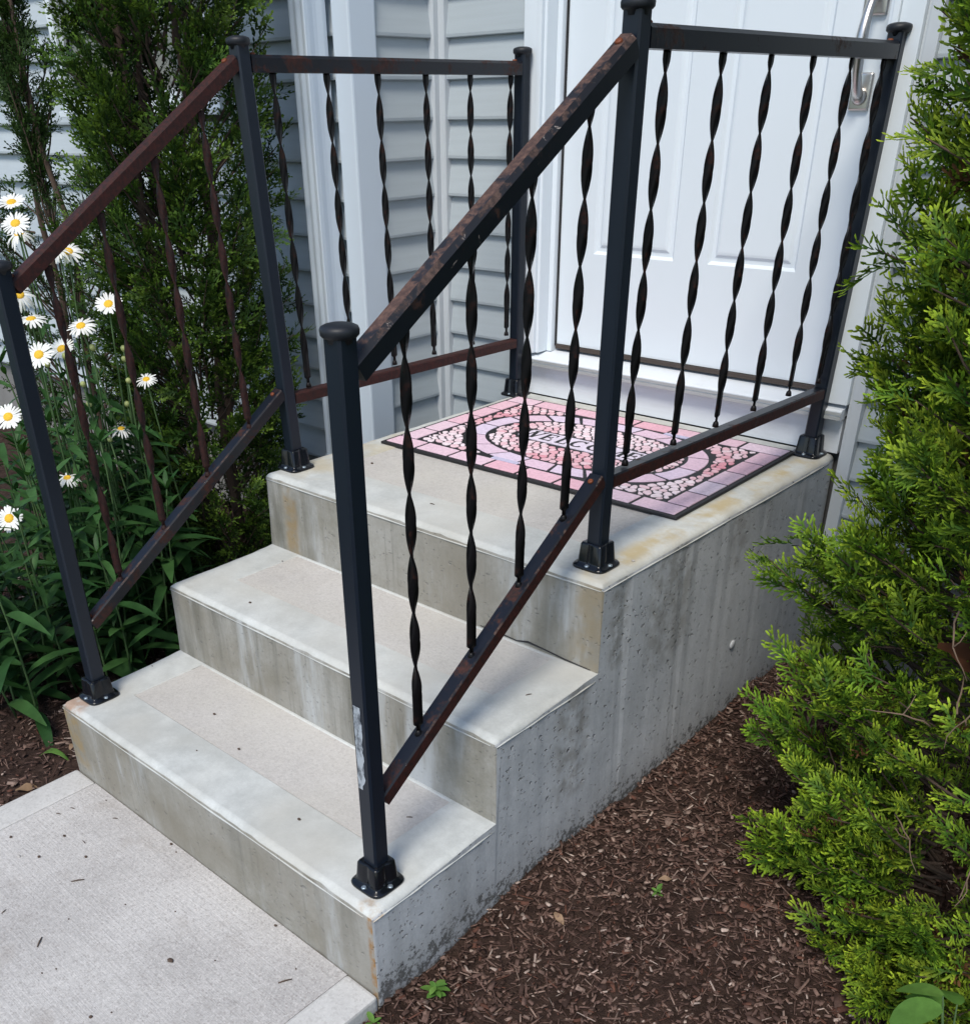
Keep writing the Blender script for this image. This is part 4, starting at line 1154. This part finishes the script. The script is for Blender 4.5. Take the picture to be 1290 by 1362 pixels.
def evergreen(root, ctr, rad_fn, height, nbr, per, size, lo, hi, tiplo, tiphi, seed, sprays_w, protos, z0=.03, stems=5, extra=(), keep=None, up=.45, nv=6, inner=.35, lift=(.08, .26), dead=.0):
    rs = np.random.default_rng(seed); rgl = random.Random(seed)
    ctr = Vector(ctr)
    # stems
    for k in range(stems):
        a = 2 * math.pi * k / stems + rgl.uniform(-.4, .4); r0 = .03 if stems > 1 else 0
        pts = []; rr = []
        for j in range(10):
            t = j / 9; z = -.06 + (height * .93) * t
            rq = r0 + (rad_fn(a, max(z, .02)) * .32) * (t ** .6) * (1 if stems > 1 else .1)
            pts.append(ctr + Vector((math.cos(a) * rq + .012 * math.sin(j * 1.7 + k), math.sin(a) * rq + .012 * math.cos(j * 1.3 + k), z)))
            rr.append((.017 if stems > 1 else .022) * (1 - t * .75))
        mb = MB(); mb.tube(pts, rr, 7)
        part('trunk', mb, M['bark'], root)
    P, D, RO, S, C0, C1 = [], [], [], [], [], []
    brm = MB()
    def branch(a, z, r_, lift, sag, n, big=1.0, curl=0.0):
        ri = r_ * inner
        c0 = ctr + Vector((math.cos(a) * ri, math.sin(a) * ri, max(.02, z - lift)))
        e = ctr + Vector((math.cos(a + curl) * r_, math.sin(a + curl) * r_, z))
        if keep and not keep(e): return
        mid = c0.lerp(e, .5) + Vector((rgl.uniform(-.04, .04), rgl.uniform(-.04, .04), -sag))
        pts = [c0 * ((1 - t) ** 2) + mid * (2 * t * (1 - t)) + e * (t * t) for t in (0, .2, .4, .6, .8, 1)]
        brm.tube(pts, [.0042 * big, .0036, .003, .0024, .0018, .001], 4, caps=False)
        cb0 = np.array(lo) + (np.array(hi) - np.array(lo)) * rgl.random(); cb1 = np.array(tiplo) + (np.array(tiphi) - np.array(tiplo)) * rgl.random()
        for k in range(n):
            t = .30 + .70 * (k + rgl.random()) / n
            p = c0 * ((1 - t) ** 2) + mid * (2 * t * (1 - t)) + e * (t * t)
            tg = ((mid - c0) * (2 * (1 - t)) + (e - mid) * (2 * t)).normalized()
            sd_ = Vector((-math.sin(a), math.cos(a), 0)) * (1 if k % 2 else -1)
            d = tg * rgl.uniform(.35, 1.0) + sd_ * rgl.uniform(.0, .9) + Vector((0, 0, rgl.uniform(-.35, up + .25))) + Vector((rgl.uniform(-.35, .35), rgl.uniform(-.35, .35), 0))
            P.append(p); D.append(d); RO.append(rgl.uniform(-1.3, 1.3)); S.append(size * rgl.uniform(.7, 1.2) * (1.0 if t > .6 else .9))
            br_ = rgl.uniform(.75, 1.25)
            if rgl.random() < dead and t < .75: C0.append(np.array((.07, .035, .016))); C1.append(np.array((.15, .075, .032)))
            else: C0.append(cb0 * br_); C1.append(cb1 * br_)
    for k in range(nbr):
        z = z0 + (height - z0) * (((k + rgl.random()) / nbr) ** .92)
        a = k * 2.39996 + rgl.uniform(-.5, .5)
        if math.sin(a) > .25 and k % 2: continue        # the side against the house wall grows thinner
        lump = .95 + .08 * math.sin(a * 3 + z * 7) + .07 * math.sin(a * 5 - z * 11 + 2) + rgl.uniform(-.16, .05)
        branch(a, z, rad_fn(a, z) * lump, rgl.uniform(*lift), rgl.uniform(-.02, .04), per, 1, rgl.uniform(-.35, .35))
    for (ex, ey, ez, n, rz) in extra:
        a = math.atan2(ey - ctr.y, ex - ctr.x); r_ = math.hypot(ey - ctr.y, ex - ctr.x)
        branch(a, ez, r_, .16, .03, n, 1.2)
        for q in range(5):
            branch(a + rgl.uniform(-.16, .16), ez + rgl.uniform(-rz, rz), r_ * rgl.uniform(.88, 1.0), .14, .02, n, 1)
    part('branches', brm, M['bark'], root, kind='stuff', recalc=False)
    P = np.array([tuple(p) for p in P]); D = np.array([tuple(p) for p in D])
    me_ = build_foliage('foliage', protos, P, D, np.array(RO), np.array(S), np.array(C0), np.array(C1), ORG[root.name], M['leaflet'], rs, nv)
    o_ = part('foliage', me_, None, root, kind='stuff')
    return o_
rgp = random.Random(5)
protos = [spray_proto(rgp, rgp.uniform(.046, .066), rgp.randint(6, 7), .0039, .40, step=.0092) for _ in range(10)]
protos_s = [spray_proto(rgp, rgp.uniform(.060, .085), rgp.randint(5, 6), .0060, .35, quad=True) for _ in range(7)]

# big evergreen on the right, close to the camera
RC = (1.775, .985)
rshrub = empty('evergreen_shrub', (*RC, 0), 'bright green evergreen shrub in the mulch right of the steps', 'shrub')
def r_right(a, z):
    base = .445 + .015 * max(0, min(1, (z - .9) / .5)) if z < 1.6 else .46 - .2 * ((z - 1.6) / .6) ** 1.5
    if z < .12: base *= .90 + .8 * z
    return base
evergreen(rshrub, (*RC, -.02), r_right, 2.2, 1300, 7, 1.0, (.016, .058, .009), (.046, .115, .015), (.23, .38, .024), (.46, .57, .042), 21, None, protos, z0=.03, stems=6, inner=.50, lift=(.05, .22), dead=.05, up=.5,
          extra=[(1.255, .74, .665, 12, .05), (1.275, .78, .30, 12, .06), (1.33, .72, .08, 12, .05), (1.335, .80, 1.18, 12, .05), (1.30, .86, .98, 10, .06), (1.55, .57, .05, 10, .04), (1.66, .52, .03, 10, .03), (1.72, .50, .08, 10, .04), (1.30, .80, .45, 9, .04), (1.30, .86, 1.31, 12, .05), (1.375, .75, .80, 12, .05), (1.375, .76, .92, 12, .05), (1.37, .76, 1.06, 12, .05), (1.38, .70, .72, 10, .05), (1.47, .645, .92, 10, .05), (1.40, .70, .50, 10, .05), (1.45, .625, .20, 10, .06), (1.55, .585, .24, 10, .06), (1.63, .56, .16, 10, .06), (1.40, .66, .32, 9, .05), (1.345, .80, 1.52, 12, .06), (1.39, .72, 1.42, 12, .06)])
# big evergreen left behind the railing
lshrub = empty('evergreen_shrub', (-.625, .91, 0), 'tall dark evergreen shrub behind the left railing, in front of the window', 'shrub')
def r_left(a, z):
    ex, ey = .27, .30
    if z < .5: ex *= .80 + .4 * z
    if z > 1.1 and math.cos(a) < 0: ex *= .52
    q = 1 / math.hypot(math.cos(a) / ex, math.sin(a) / ey)
    return q
evergreen(lshrub, (-.625, .91, -.02), r_left, 2.25, 700, 9, 1.0, (.008, .026, .007), (.020, .052, .011), (.080, .16, .018), (.18, .28, .034), 33, None, protos_s, z0=.06, stems=4, nv=4)
# thin evergreen at the left edge
tshrub = empty('evergreen_shrub', (-1.50, .98, 0), 'thin sparse evergreen with a bare trunk at the left edge by the window', 'shrub')
def r_thin(a, z):
    return .25 if z < 1.16 else max(.03, .05 + .04 * math.sin(z * 14))
evergreen(tshrub, (-1.50, .98, -.02), r_thin, 2.1, 250, 6, .9, (.014, .036, .010), (.030, .060, .015), (.04, .085, .018), (.075, .14, .028), 44, None, protos_s, z0=.3, stems=2, nv=4)

# pale dry twigs on the near face of the right shrub
rgt = random.Random(9)
for k in range(22):
    a = R(rgt.uniform(200, 285)); z = rgt.uniform(.05, .75); r0 = rgt.uniform(.38, .42)
    c0 = Vector((RC[0] + math.cos(a) * r0, RC[1] + math.sin(a) * r0, z))
    mb = MB(); p = c0.copy(); d = Vector((rgt.uniform(-.6, .6), rgt.uniform(-.3, .3), rgt.uniform(-.9, .5))).normalized(); pts = [p.copy()]
    for j in range(6):
        d = (d + Vector((rgt.uniform(-.5, .5), rgt.uniform(-.4, .4), rgt.uniform(-.5, .4)))).normalized(); p = p + d * .018; pts.append(p.copy())
    mb.tube(pts, [.0015, .0015, .0014, .0012, .001, .0008, .0005], 5)
    q = pts[3]; d2 = Vector((rgt.uniform(-.6, .6), rgt.uniform(-.6, .6), rgt.uniform(-.6, .6)))
    mb.tube([q, q + d2 * .03, q + d2 * .05 + Vector((0, 0, .01))], [.0012, .0009, .0005], 5)
    part('dry_twig', mb, M['twig'], rshrub)

# ------------------------------------------------------------------ bark mulch chips (uncountable)
def chips(name, n, region, seed, label):
    rs = np.random.default_rng(seed)
    P = region(rs, n); n = len(P)
    base = np.array([(-1, -.9, 0), (1, -1, 0), (1.05, 1, 0), (-.95, .9, 0), (-.9, -.7, 1), (.85, -.9, 1), (.9, .8, 1), (-1, .8, 1)], dtype=float)
    F = np.array([(4, 5, 6, 7), (0, 1, 5, 4), (1, 2, 6, 5), (2, 3, 7, 6), (3, 0, 4, 7)])
    kind = rs.random(n)
    l = np.where(kind < .62, rs.uniform(.002, .0085, n) * rs.uniform(.6, 1.1, n), rs.uniform(.005, .017, n)); wd = np.where(kind < .62, l * rs.uniform(.25, .6, n), rs.uniform(.0006, .0016, n))
    big = rs.random(n) < .025; l[big] *= 2.0; wd[big] *= 1.9
    h = np.minimum(wd, .004) * rs.uniform(.5, 1.2, n)
    v = base[None] * np.stack([l, wd, h], 1)[:, None, :] * rs.uniform(.75, 1.15, (n, 8, 3))
    v[:, :, 2] += (v[:, :, 0] ** 2) * rs.uniform(-8, 8, n)[:, None]
    yaw = rs.uniform(0, 2 * np.pi, n); pit = rs.normal(0, .28, n); rol = rs.normal(0, .35, n)
    d = np.stack([np.cos(yaw) * np.cos(pit), np.sin(yaw) * np.cos(pit), np.sin(pit)], 1)
    Rm = rot_from(d, rol)
    v = np.einsum('nij,nvj->nvi', Rm, v) + P[:, None, :]
    f = F[None] + (np.arange(n) * 8)[:, None, None]
    pal = np.array([(.062, .034, .025), (.098, .056, .042), (.034, .018, .013), (.13, .078, .058), (.19, .125, .095), (.30, .22, .175), (.080, .034, .022)])
    c = pal[rs.choice(7, n, p=[.26, .24, .20, .14, .07, .03, .06])] * rs.uniform(.75, 1.25, (n, 1)) * np.array((1.18, 1.26, 1.34))
    me_ = np_mesh(name, v.reshape(-1, 3), f.reshape(-1, 4), np.repeat(c, 8, axis=0), M['chip'])
    o_ = bpy.data.objects.new(name, me_); COL.objects.link(o_); o_['kind'] = 'stuff'; o_['label'] = label; o_['category'] = 'mulch'
    return o_
def reg(x0, x1, y0, y1, zup):
    def fn(rs, n):
        x = rs.uniform(x0, x1, n); y = rs.uniform(y0, y1, n)
        z = np.array([hgt(a, b) for a, b in zip(x, y)]) + rs.uniform(.0, zup, n)
        return np.stack([x, y, z], 1)
    return fn
chips('bark_mulch', 50000, reg(1.012, 2.3, -.55, 1.60, .009), 3, 'dark brown shredded bark mulch right of the steps')
chips('bark_mulch', 8000, reg(1.012, 3.2, -2.0, -.55, .009), 5, 'bark mulch nearest the camera, right of the walkway')
chips('bark_mulch', 4000, reg(2.3, 3.3, -.55, 1.60, .009), 6, 'bark mulch farther right, beyond the evergreen')
chips('bark_mulch', 11000, reg(-1.2, -.022, -.55, 1.2, .008), 4, 'dark brown bark mulch left of the steps')

# ------------------------------------------------------------------ daisies
def leaf_mesh(name, L, W, mat_, curl=.25, fold=.25, seg=6, tipw=.7, wave=0.0):
    mb = MB(); vs = []; fs = []
    for k in range(seg + 1):
        t = k / seg; wv = W * (math.sin(math.pi * min(1, t * .96 + .03)) ** tipw); z = -curl * L * t * t
        x = L * t * (1 - .15 * curl * t); zw = wave * W * math.sin(t * 9)
        vs += [(x, -wv / 2, z + fold * wv / 2 + zw), (x, 0, z), (x, wv / 2, z + fold * wv / 2 - zw)]
    for k in range(seg):
        a = k * 3; fs += [(a, a + 3, a + 4, a + 1), (a + 1, a + 4, a + 5, a + 2)]
    mb.add(vs, fs, smooth=True); return mesh_from(mb, name, mat_, recalc=False)
LV = [leaf_mesh('leaf', .105, .023, M['daisy_leaf'], .35), leaf_mesh('leaf', .125, .026, M['daisy_leaf'], .55), leaf_mesh('leaf', .085, .020, M['daisy_leaf'], .15), leaf_mesh('leaf', .14, .028, M['daisy_leaf'], .7, wave=.05)]
def petals_mesh(seed, n=22, L=.028, droop=.15):
    r2 = random.Random(seed); mb = MB()
    for k in range(n):
        a = 2 * math.pi * k / n + r2.uniform(-.06, .06); l = L * r2.uniform(.85, 1.08); w_ = .0062 * r2.uniform(.85, 1.15); dz = droop * r2.uniform(.2, 2.0); tw = r2.uniform(-.2, .2)
        ca_, sa = math.cos(a), math.sin(a); vs = []
        for j, (t, ww) in enumerate(((0, .35), (.3, .85), (.65, 1.0), (.9, .75), (1.0, .3))):
            rr = .008 + l * t; z = .001 + .004 * t - dz * l * t * t + (.0006 if k % 2 else 0)
            for s_ in (-1, 0, 1):
                u = s_ * w_ * ww / 2; vs.append((rr * ca_ - u * sa, rr * sa + u * ca_, z + (.0009 if s_ == 0 else 0) + tw * u))
        fs = []
        for j in range(4): q = j * 3; fs += [(q, q + 3, q + 4, q + 1), (q + 1, q + 4, q + 5, q + 2)]
        mb.add(vs, fs, smooth=True)
    return mesh_from(mb, 'petals', M['petal'], recalc=False)
PT = [petals_mesh(1), petals_mesh(2, 20, .027, .3), petals_mesh(3, 24, .026, .05), petals_mesh(4, 21, .029, .6)]
mb = MB(); mb.lathe([(.0118, -.002), (.0122, .001), (.0108, .0035), (.007, .0052), (.003, .0050), (.0005, .0046)], (0, 0, 0), 22); DISC = mesh_from(mb, 'disc', M['disc'])
mb = MB(); mb.lathe([(.002, -.012), (.007, -.006), (.0095, -.003), (.0085, -.0005)], (0, 0, 0), 14); CALYX = mesh_from(mb, 'calyx', M['daisy_stem'])
mb = MB(); mb.lathe([(.0018, -.010), (.0055, -.007), (.0078, -.001), (.0070, .0045), (.004, .0075), (.0005, .0082)], (0, 0, 0), 14); BUD = mesh_from(mb, 'bud', M['bud'])
rd = random.Random(17)
def stem_plant(name, base, top, label, cat, group, head='flower', face=None, nl=9, big=1.0, petal=0, zlo=.06):
    base, top = Vector(base), Vector(top)
    root = empty(name, base, label, cat, group)
    mid = base.lerp(top, .55) + Vector((rd.uniform(-.03, .03), rd.uniform(-.03, .03), 0))
    pts = [base * (1 - t) ** 2 + mid * 2 * t * (1 - t) + top * t * t for t in [k / 8 for k in range(9)]]
    mb = MB(); mb.tube(pts, [.0034 - .0014 * k / 8 for k in range(9)], 6)
    st = part('stem', mb, M['daisy_stem'], root)
    H = top.z - base.z; thi = .80 if head else 1.0
    for k in range(nl):
        t = zlo + (thi - zlo) * (k + rd.random() * .6) / nl
        p = base * (1 - t) ** 2 + mid * 2 * t * (1 - t) + top * t * t
        a = k * 2.4 + rd.uniform(-.5, .5); sc_ = (1.25 - (.75 if head else .55) * t) * rd.uniform(.8, 1.15) * big
        inst('leaf', LV[rd.randrange(4)], root, p - base, (rd.uniform(-.4, .4), -rd.uniform(.1, .95), a), sc_)
    if not head:
        for q_ in range(5): inst('leaf', LV[2], root, top - base, (rd.uniform(-.3, .3), -rd.uniform(.5, 1.2), q_ * 1.26 + rd.uniform(-.3, .3)), rd.uniform(.55, .85))
    f = Vector(face if face else (rd.uniform(.1, .6), rd.uniform(-.7, -.1), .9)).normalized()
    q = f.to_track_quat('Z', 'Y').to_euler()
    if head == 'flower':
        h = inst('flower_head', DISC, root, top - base, q, big)
        o1 = inst('petals', PT[petal], h); o1.rotation_euler = (0, 0, rd.uniform(0, 6)); inst('calyx', CALYX, h)
    elif head == 'bud':
        h = inst('bud', BUD, root, top - base, q, rd.uniform(.85, 1.1) * big)
    return root
G1, G2 = 'white daisies in the bed left of the steps', 'unopened daisy buds left of the steps'
# (x, y, z of the head, face, petal, label)
FL = [(-.62, .440, 1.137, (.3, -.3, .9), 2, 'topmost white daisy, half hidden behind another, left of the railing top'),
      (-.55, .405, 1.098, (.45, -.5, .8), 0, 'tall white daisy just below and in front of the topmost one at the left edge'),
      (-.70, .478, 1.060, (.1, -.2, .95), 3, 'third tall white daisy under the top pair at the left edge'),
      (-.50, .472, 1.038, (.3, -.2, .95), 3, 'small half hidden daisy just above the sloping left top rail'),
      (-.52, .505, 1.030, (.5, -.3, .8), 1, 'white daisy peeping out under the sloping left top rail'),
      (-.45, .546, .912, (.45, -.45, .75), 2, 'white daisy standing alone in front of the dark evergreen shrub'),
      (-.45, .462, .873, (.3, -.4, .85), 1, 'white daisy with few wide petals beside the first rusty bar'),
      (-.40, .318, .836, (.5, -.55, .7), 0, 'large white daisy by the front left post, overlapping its neighbour'),
      (-.50, .425, .819, (.3, -.5, .8), 2, 'white daisy tucked behind the right side of the large one'),
      (-.45, .342, .906, (.15, -.15, .95), 1, 'flat white daisy seen nearly edge on beside the front left post'),
      (-.50, .350, .955, (.6, -.2, .5), 3, 'drooping white daisy under the lower end of the left top rail'),
      (-.45, .231, .701, (.5, -.5, .7), 2, 'white daisy left of the front left post at mid height'),
      (-.40, .150, .482, (.5, -.6, .65), 0, 'lowest white daisy left of the front left post'),
      (-.45, .612, .718, (.3, -.3, .9), 1, 'small white daisy behind the second rusty bar'),
      (-.45, .514, .610, (.2, -.1, 1), 3, 'small flat white daisy low between the rusty bars'),
      (-.43, .330, .530, (.2, -.2, .9), 3, 'faded small daisy low beside the front left post')]
for (x, y, z, f, pt_, lab) in FL:
    bx_, by_ = x - rd.uniform(.0, .16), y + rd.uniform(-.02, .16)
    stem_plant('daisy', (bx_, by_, hgt(bx_, by_)), (x, y, z), lab, 'daisy', G1, 'flower', f, 10, .8 if 'small' in lab else 1.0, pt_)
BD = [(-.50, .335, .955), (-.47, .575, .800), (-.47, .570, .775), (-.45, .480, .820), (-.44, .430, .742), (-.45, .440, .690), (-.45, .560, .725), (-.44, .400, .815), (-.48, .56, .66), (-.46, .36, .80), (-.42, .46, .60)]
for i, (x, y, z) in enumerate(BD):
    bx_, by_ = x - rd.uniform(.0, .1), y + rd.uniform(-.02, .1)
    stem_plant('daisy_bud', (bx_, by_, hgt(bx_, by_)), (x, y, z), 'round green daisy bud on a leafy stem among the white daisies', 'daisy bud', G2, 'bud', None, 9, 1.0)
for i in range(64):
    x = rd.uniform(-1.02, -.30); y = rd.uniform(.02, .66)
    if x > -.30 and y < .12: x -= .15
    z = rd.uniform(.34, .74) * (1.0 if y > .1 else .8)
    stem_plant('leafy_stem', (x, y, hgt(x, y)), (x + rd.uniform(-.06, .08), y + rd.uniform(-.08, .05), z), 'flowerless leafy stem in the daisy clump left of the steps', 'plant', 'leafy stems in the daisy clump', None, None, 14, 1.15, zlo=.04)

# ------------------------------------------------------------------ small plants, leaves and debris
WL = [leaf_mesh('leaf', .040, .022, M['weed'], .3, .2, tipw=.55), leaf_mesh('leaf', .026, .012, M['weed'], .4)]
def rosette(name, c, label, n, sz, mset, lift=(.2, .9), cat='weed'):
    root = empty(name, c, label, cat)
    for k in range(n):
        inst('leaf', mset[k % len(mset)], root, (0, 0, .002 + .002 * k), (rd.uniform(-.3, .3), -rd.uniform(*lift), k * 2.4 + rd.uniform(-.4, .4)), sz * rd.uniform(.7, 1.15))
    return root
rosette('weed', (1.065, .085, hgt(1.065, .085) + .004), 'small pale green weed growing against the foot of the lowest step', 12, .68, WL, (.1, .7))
rosette('weed', (1.024, -.03, hgt(1.024, -.03) + .002), 'tiny yellow green sprout at the corner of the walkway', 5, .55, WL)
rosette('weed', (1.235, .53, hgt(1.235, .53) + .004), 'small thin green sprig alone in the mulch', 7, .6, [WL[1]])
HL = [leaf_mesh('leaf', .085, .058, M['weed'], .35, .12, 8, .55)]
pb0 = Vector((1.80, .455, hgt(1.80, .455)))
bp = empty('broadleaf_plant', pb0, 'broad bright green leaved plant in the lower right corner', 'plant')
for k in range(10):
    a = k * 2.4 + .4; tip = pb0 + Vector((math.cos(a) * .045, math.sin(a) * .045, .165 + .012 * (k % 5)))
    mb = MB(); mb.tube([pb0, pb0.lerp(tip, .5) + Vector((0, 0, .015)), tip], [.002, .0018, .0014], 5); part('stalk', mb, M['daisy_stem'], bp)
    inst('leaf', HL[0], bp, tip - pb0, (rd.uniform(-.3, .3), rd.uniform(-.3, .35), a), rd.uniform(.65, .9))
gt = empty('grass_tuft', (-.085, .012, hgt(-.085, .012)), 'arching grass blades beside the left end of the lowest step', 'grass tuft')
for k in range(5):
    a = rd.uniform(2.4, 4.2); mb = MB(); pts = [Vector((-.085, .012, hgt(-.085, .012))) + Vector((math.cos(a) * .09 * t, math.sin(a) * .09 * t, .07 * t - .075 * t * t)) for t in (0, .25, .5, .75, 1)]
    mb.tube(pts, [.0022, .0022, .0018, .0013, .0005], 4, sq=[(-.35, -1), (.35, -1), (.35, 1), (-.35, 1)], ref=(0, 0, 1)); part('blade', mb, M['weed'], gt)
dl = leaf_mesh('dead_leaf', .06, .026, M['deadleaf'], .25, .35, 6, .6, .15); dl2 = leaf_mesh('dead_leaf', .075, .034, M['brownleaf'], .3, .4, 6, .6, .2)
for (x, y, dz, me_, rz, s_, lab) in [(1.145, 1.20, .012, dl, .4, 1.0, 'dry tan leaf on the mulch near the evergreen, by the side wall'),
                                (-.075, -.13, .01, dl, 1.1, .9, 'curled tan leaf on the dark mulch at the left edge of the walkway'),
                                (-.11, .03, .012, dl, 2.2, .6, 'small dry leaf beside the grass blades left of the lowest step'),
                                (1.22, .56, .012, dl, .9, .5, 'narrow pale leaf scrap lying in the middle of the mulch'),
                                (1.11, .37, .010, dl, -.4, .55, 'pale leaf scrap on the mulch close to the side wall')]:
    thing('dead_leaf', me_, None, (x, y, hgt(x, y) + dz), lab, 'dead leaf', 'dead leaves lying on the mulch', rot=(.1, -.1, rz)).scale = (s_,) * 3
for (p, rz, s_, lab) in [((1.56, .700, .600), .3, 1.3, 'large red brown dead leaf caught in the evergreen, right of the landing'), ((1.60, .69, .655), -.5, 1.0, 'smaller brown dead leaf caught just above the large one in the evergreen')]:
    thing('dead_leaf', dl2, None, p, lab, 'dead leaf', 'dead leaves caught in the evergreen', rot=(.5, .2, rz)).scale = (s_,) * 3
# debris
rb = random.Random(23)
DEB = [(0.106, -0.224, 'p'), (0.189, -0.146, 'p'), (0.179, -0.242, 'w'), (0.212, -0.215, 'p'), (0.239, -0.128, 't'), (0.286, -0.15, 'p'), (0.34, -0.198, 'T'), (0.312, -0.339, 't'), (0.441, -0.332, 'T'), (0.665, -0.195, 'P'), (0.859, -0.086, 'T'), (0.671, -0.358, 'p'), (0.515, -0.366, 's'), (0.525, -0.344, 's'), (0.563, -0.117, 's'), (0.108, -0.116, 't'), (0.114, -0.085, 't'), (0.218, -0.041, 't'), (0.144, -0.02, 's'), (0.386, -0.009, 'p'), (0.415, -0.016, 's'), (0.851, -0.055, 's'), (0.739, -0.012, 'p'), (0.426, -0.265, 's'), (0.689, -0.329, 's'), (0.725, -0.14, 's'), (0.473, -0.171, 's')]
DEB = [(x, y, -.0022 if .066 < x < .93 else 0., k, 'w') for x, y, k in DEB]
DEB += [(0.447, 0.152, Z1 - .0022, 'p', 's'), (0.296, 0.199, Z1 - .0022, 'p', 's'), (0.723, 0.084, Z1, 'p', 's'), (0.007, 0.227, Z1, 's', 's'), (0.387, 0.09, Z1, 's', 's'), (0.871, 0.227, Z1 - .0022, 't', 's'), (0.95, 0.476, Z2, 't', 's'), (0.23, 0.376, Z2, 'p', 's'), (0.102, 0.572, Z2, 's', 's'), (0.468, 0.729, Z3, 't', 's'), (0.249, 0.623 + .03, Z3, 't', 's'), (0.15, 0.845, Z3 - .0022, 'p', 's'), (.982, .751, Z3, 'w', 's')]
for x, y, z, k, where in DEB:
    mb = MB(); a = rb.uniform(0, 3.1)
    on_ = 'the walkway' if where == 'w' else 'the concrete steps'
    if k in 'tT':
        l = .006 if k == 't' else .0125; c_, s_ = math.cos(a), math.sin(a); rr = .0011 if k == 't' else .0016
        mb.tube([(x - c_ * l, y - s_ * l, z + rr), (x, y, z + rr * 1.6), (x + c_ * l, y + s_ * l, z + rr)], [rr * .7, rr, rr * .6], 5)
        lab = 'thin dark twig scrap on ' + on_ if k == 't' else 'longer dark bark sliver on the walkway, ' + ('nearest the corner post' if x > .8 else 'out in the middle, farther from the steps' if x > .4 else 'towards the left edge'); mt = M['bark']; nm = 'twig_scrap'
    else:
        s0 = {'p': .0033, 'P': .0052, 's': .0017, 'w': .0034}[k]
        mb.lathe([(s0 * .5, 0), (s0, s0 * .4), (s0 * .8, s0 * .9), (s0 * .2, s0 * 1.15)], (0, 0, 0), 7, smooth=False)
        mb.v = [(x + px_ * rb.uniform(.8, 1.5), y + py_ * rb.uniform(.7, 1.1), z + pz) for px_, py_, pz in mb.v]
        lab = ('pale chip of stone on ' if k == 'w' else 'tiny dark seed on ' if k == 's' else 'largest dark pebble on ' if k == 'P' else 'small dark pebble on ') + on_; mt = M['cobble'] if k == 'w' else M['bark']; nm = 'debris'
    thing(nm, mb, mt, (x, y, z), lab, 'debris', 'bits of debris on the concrete')
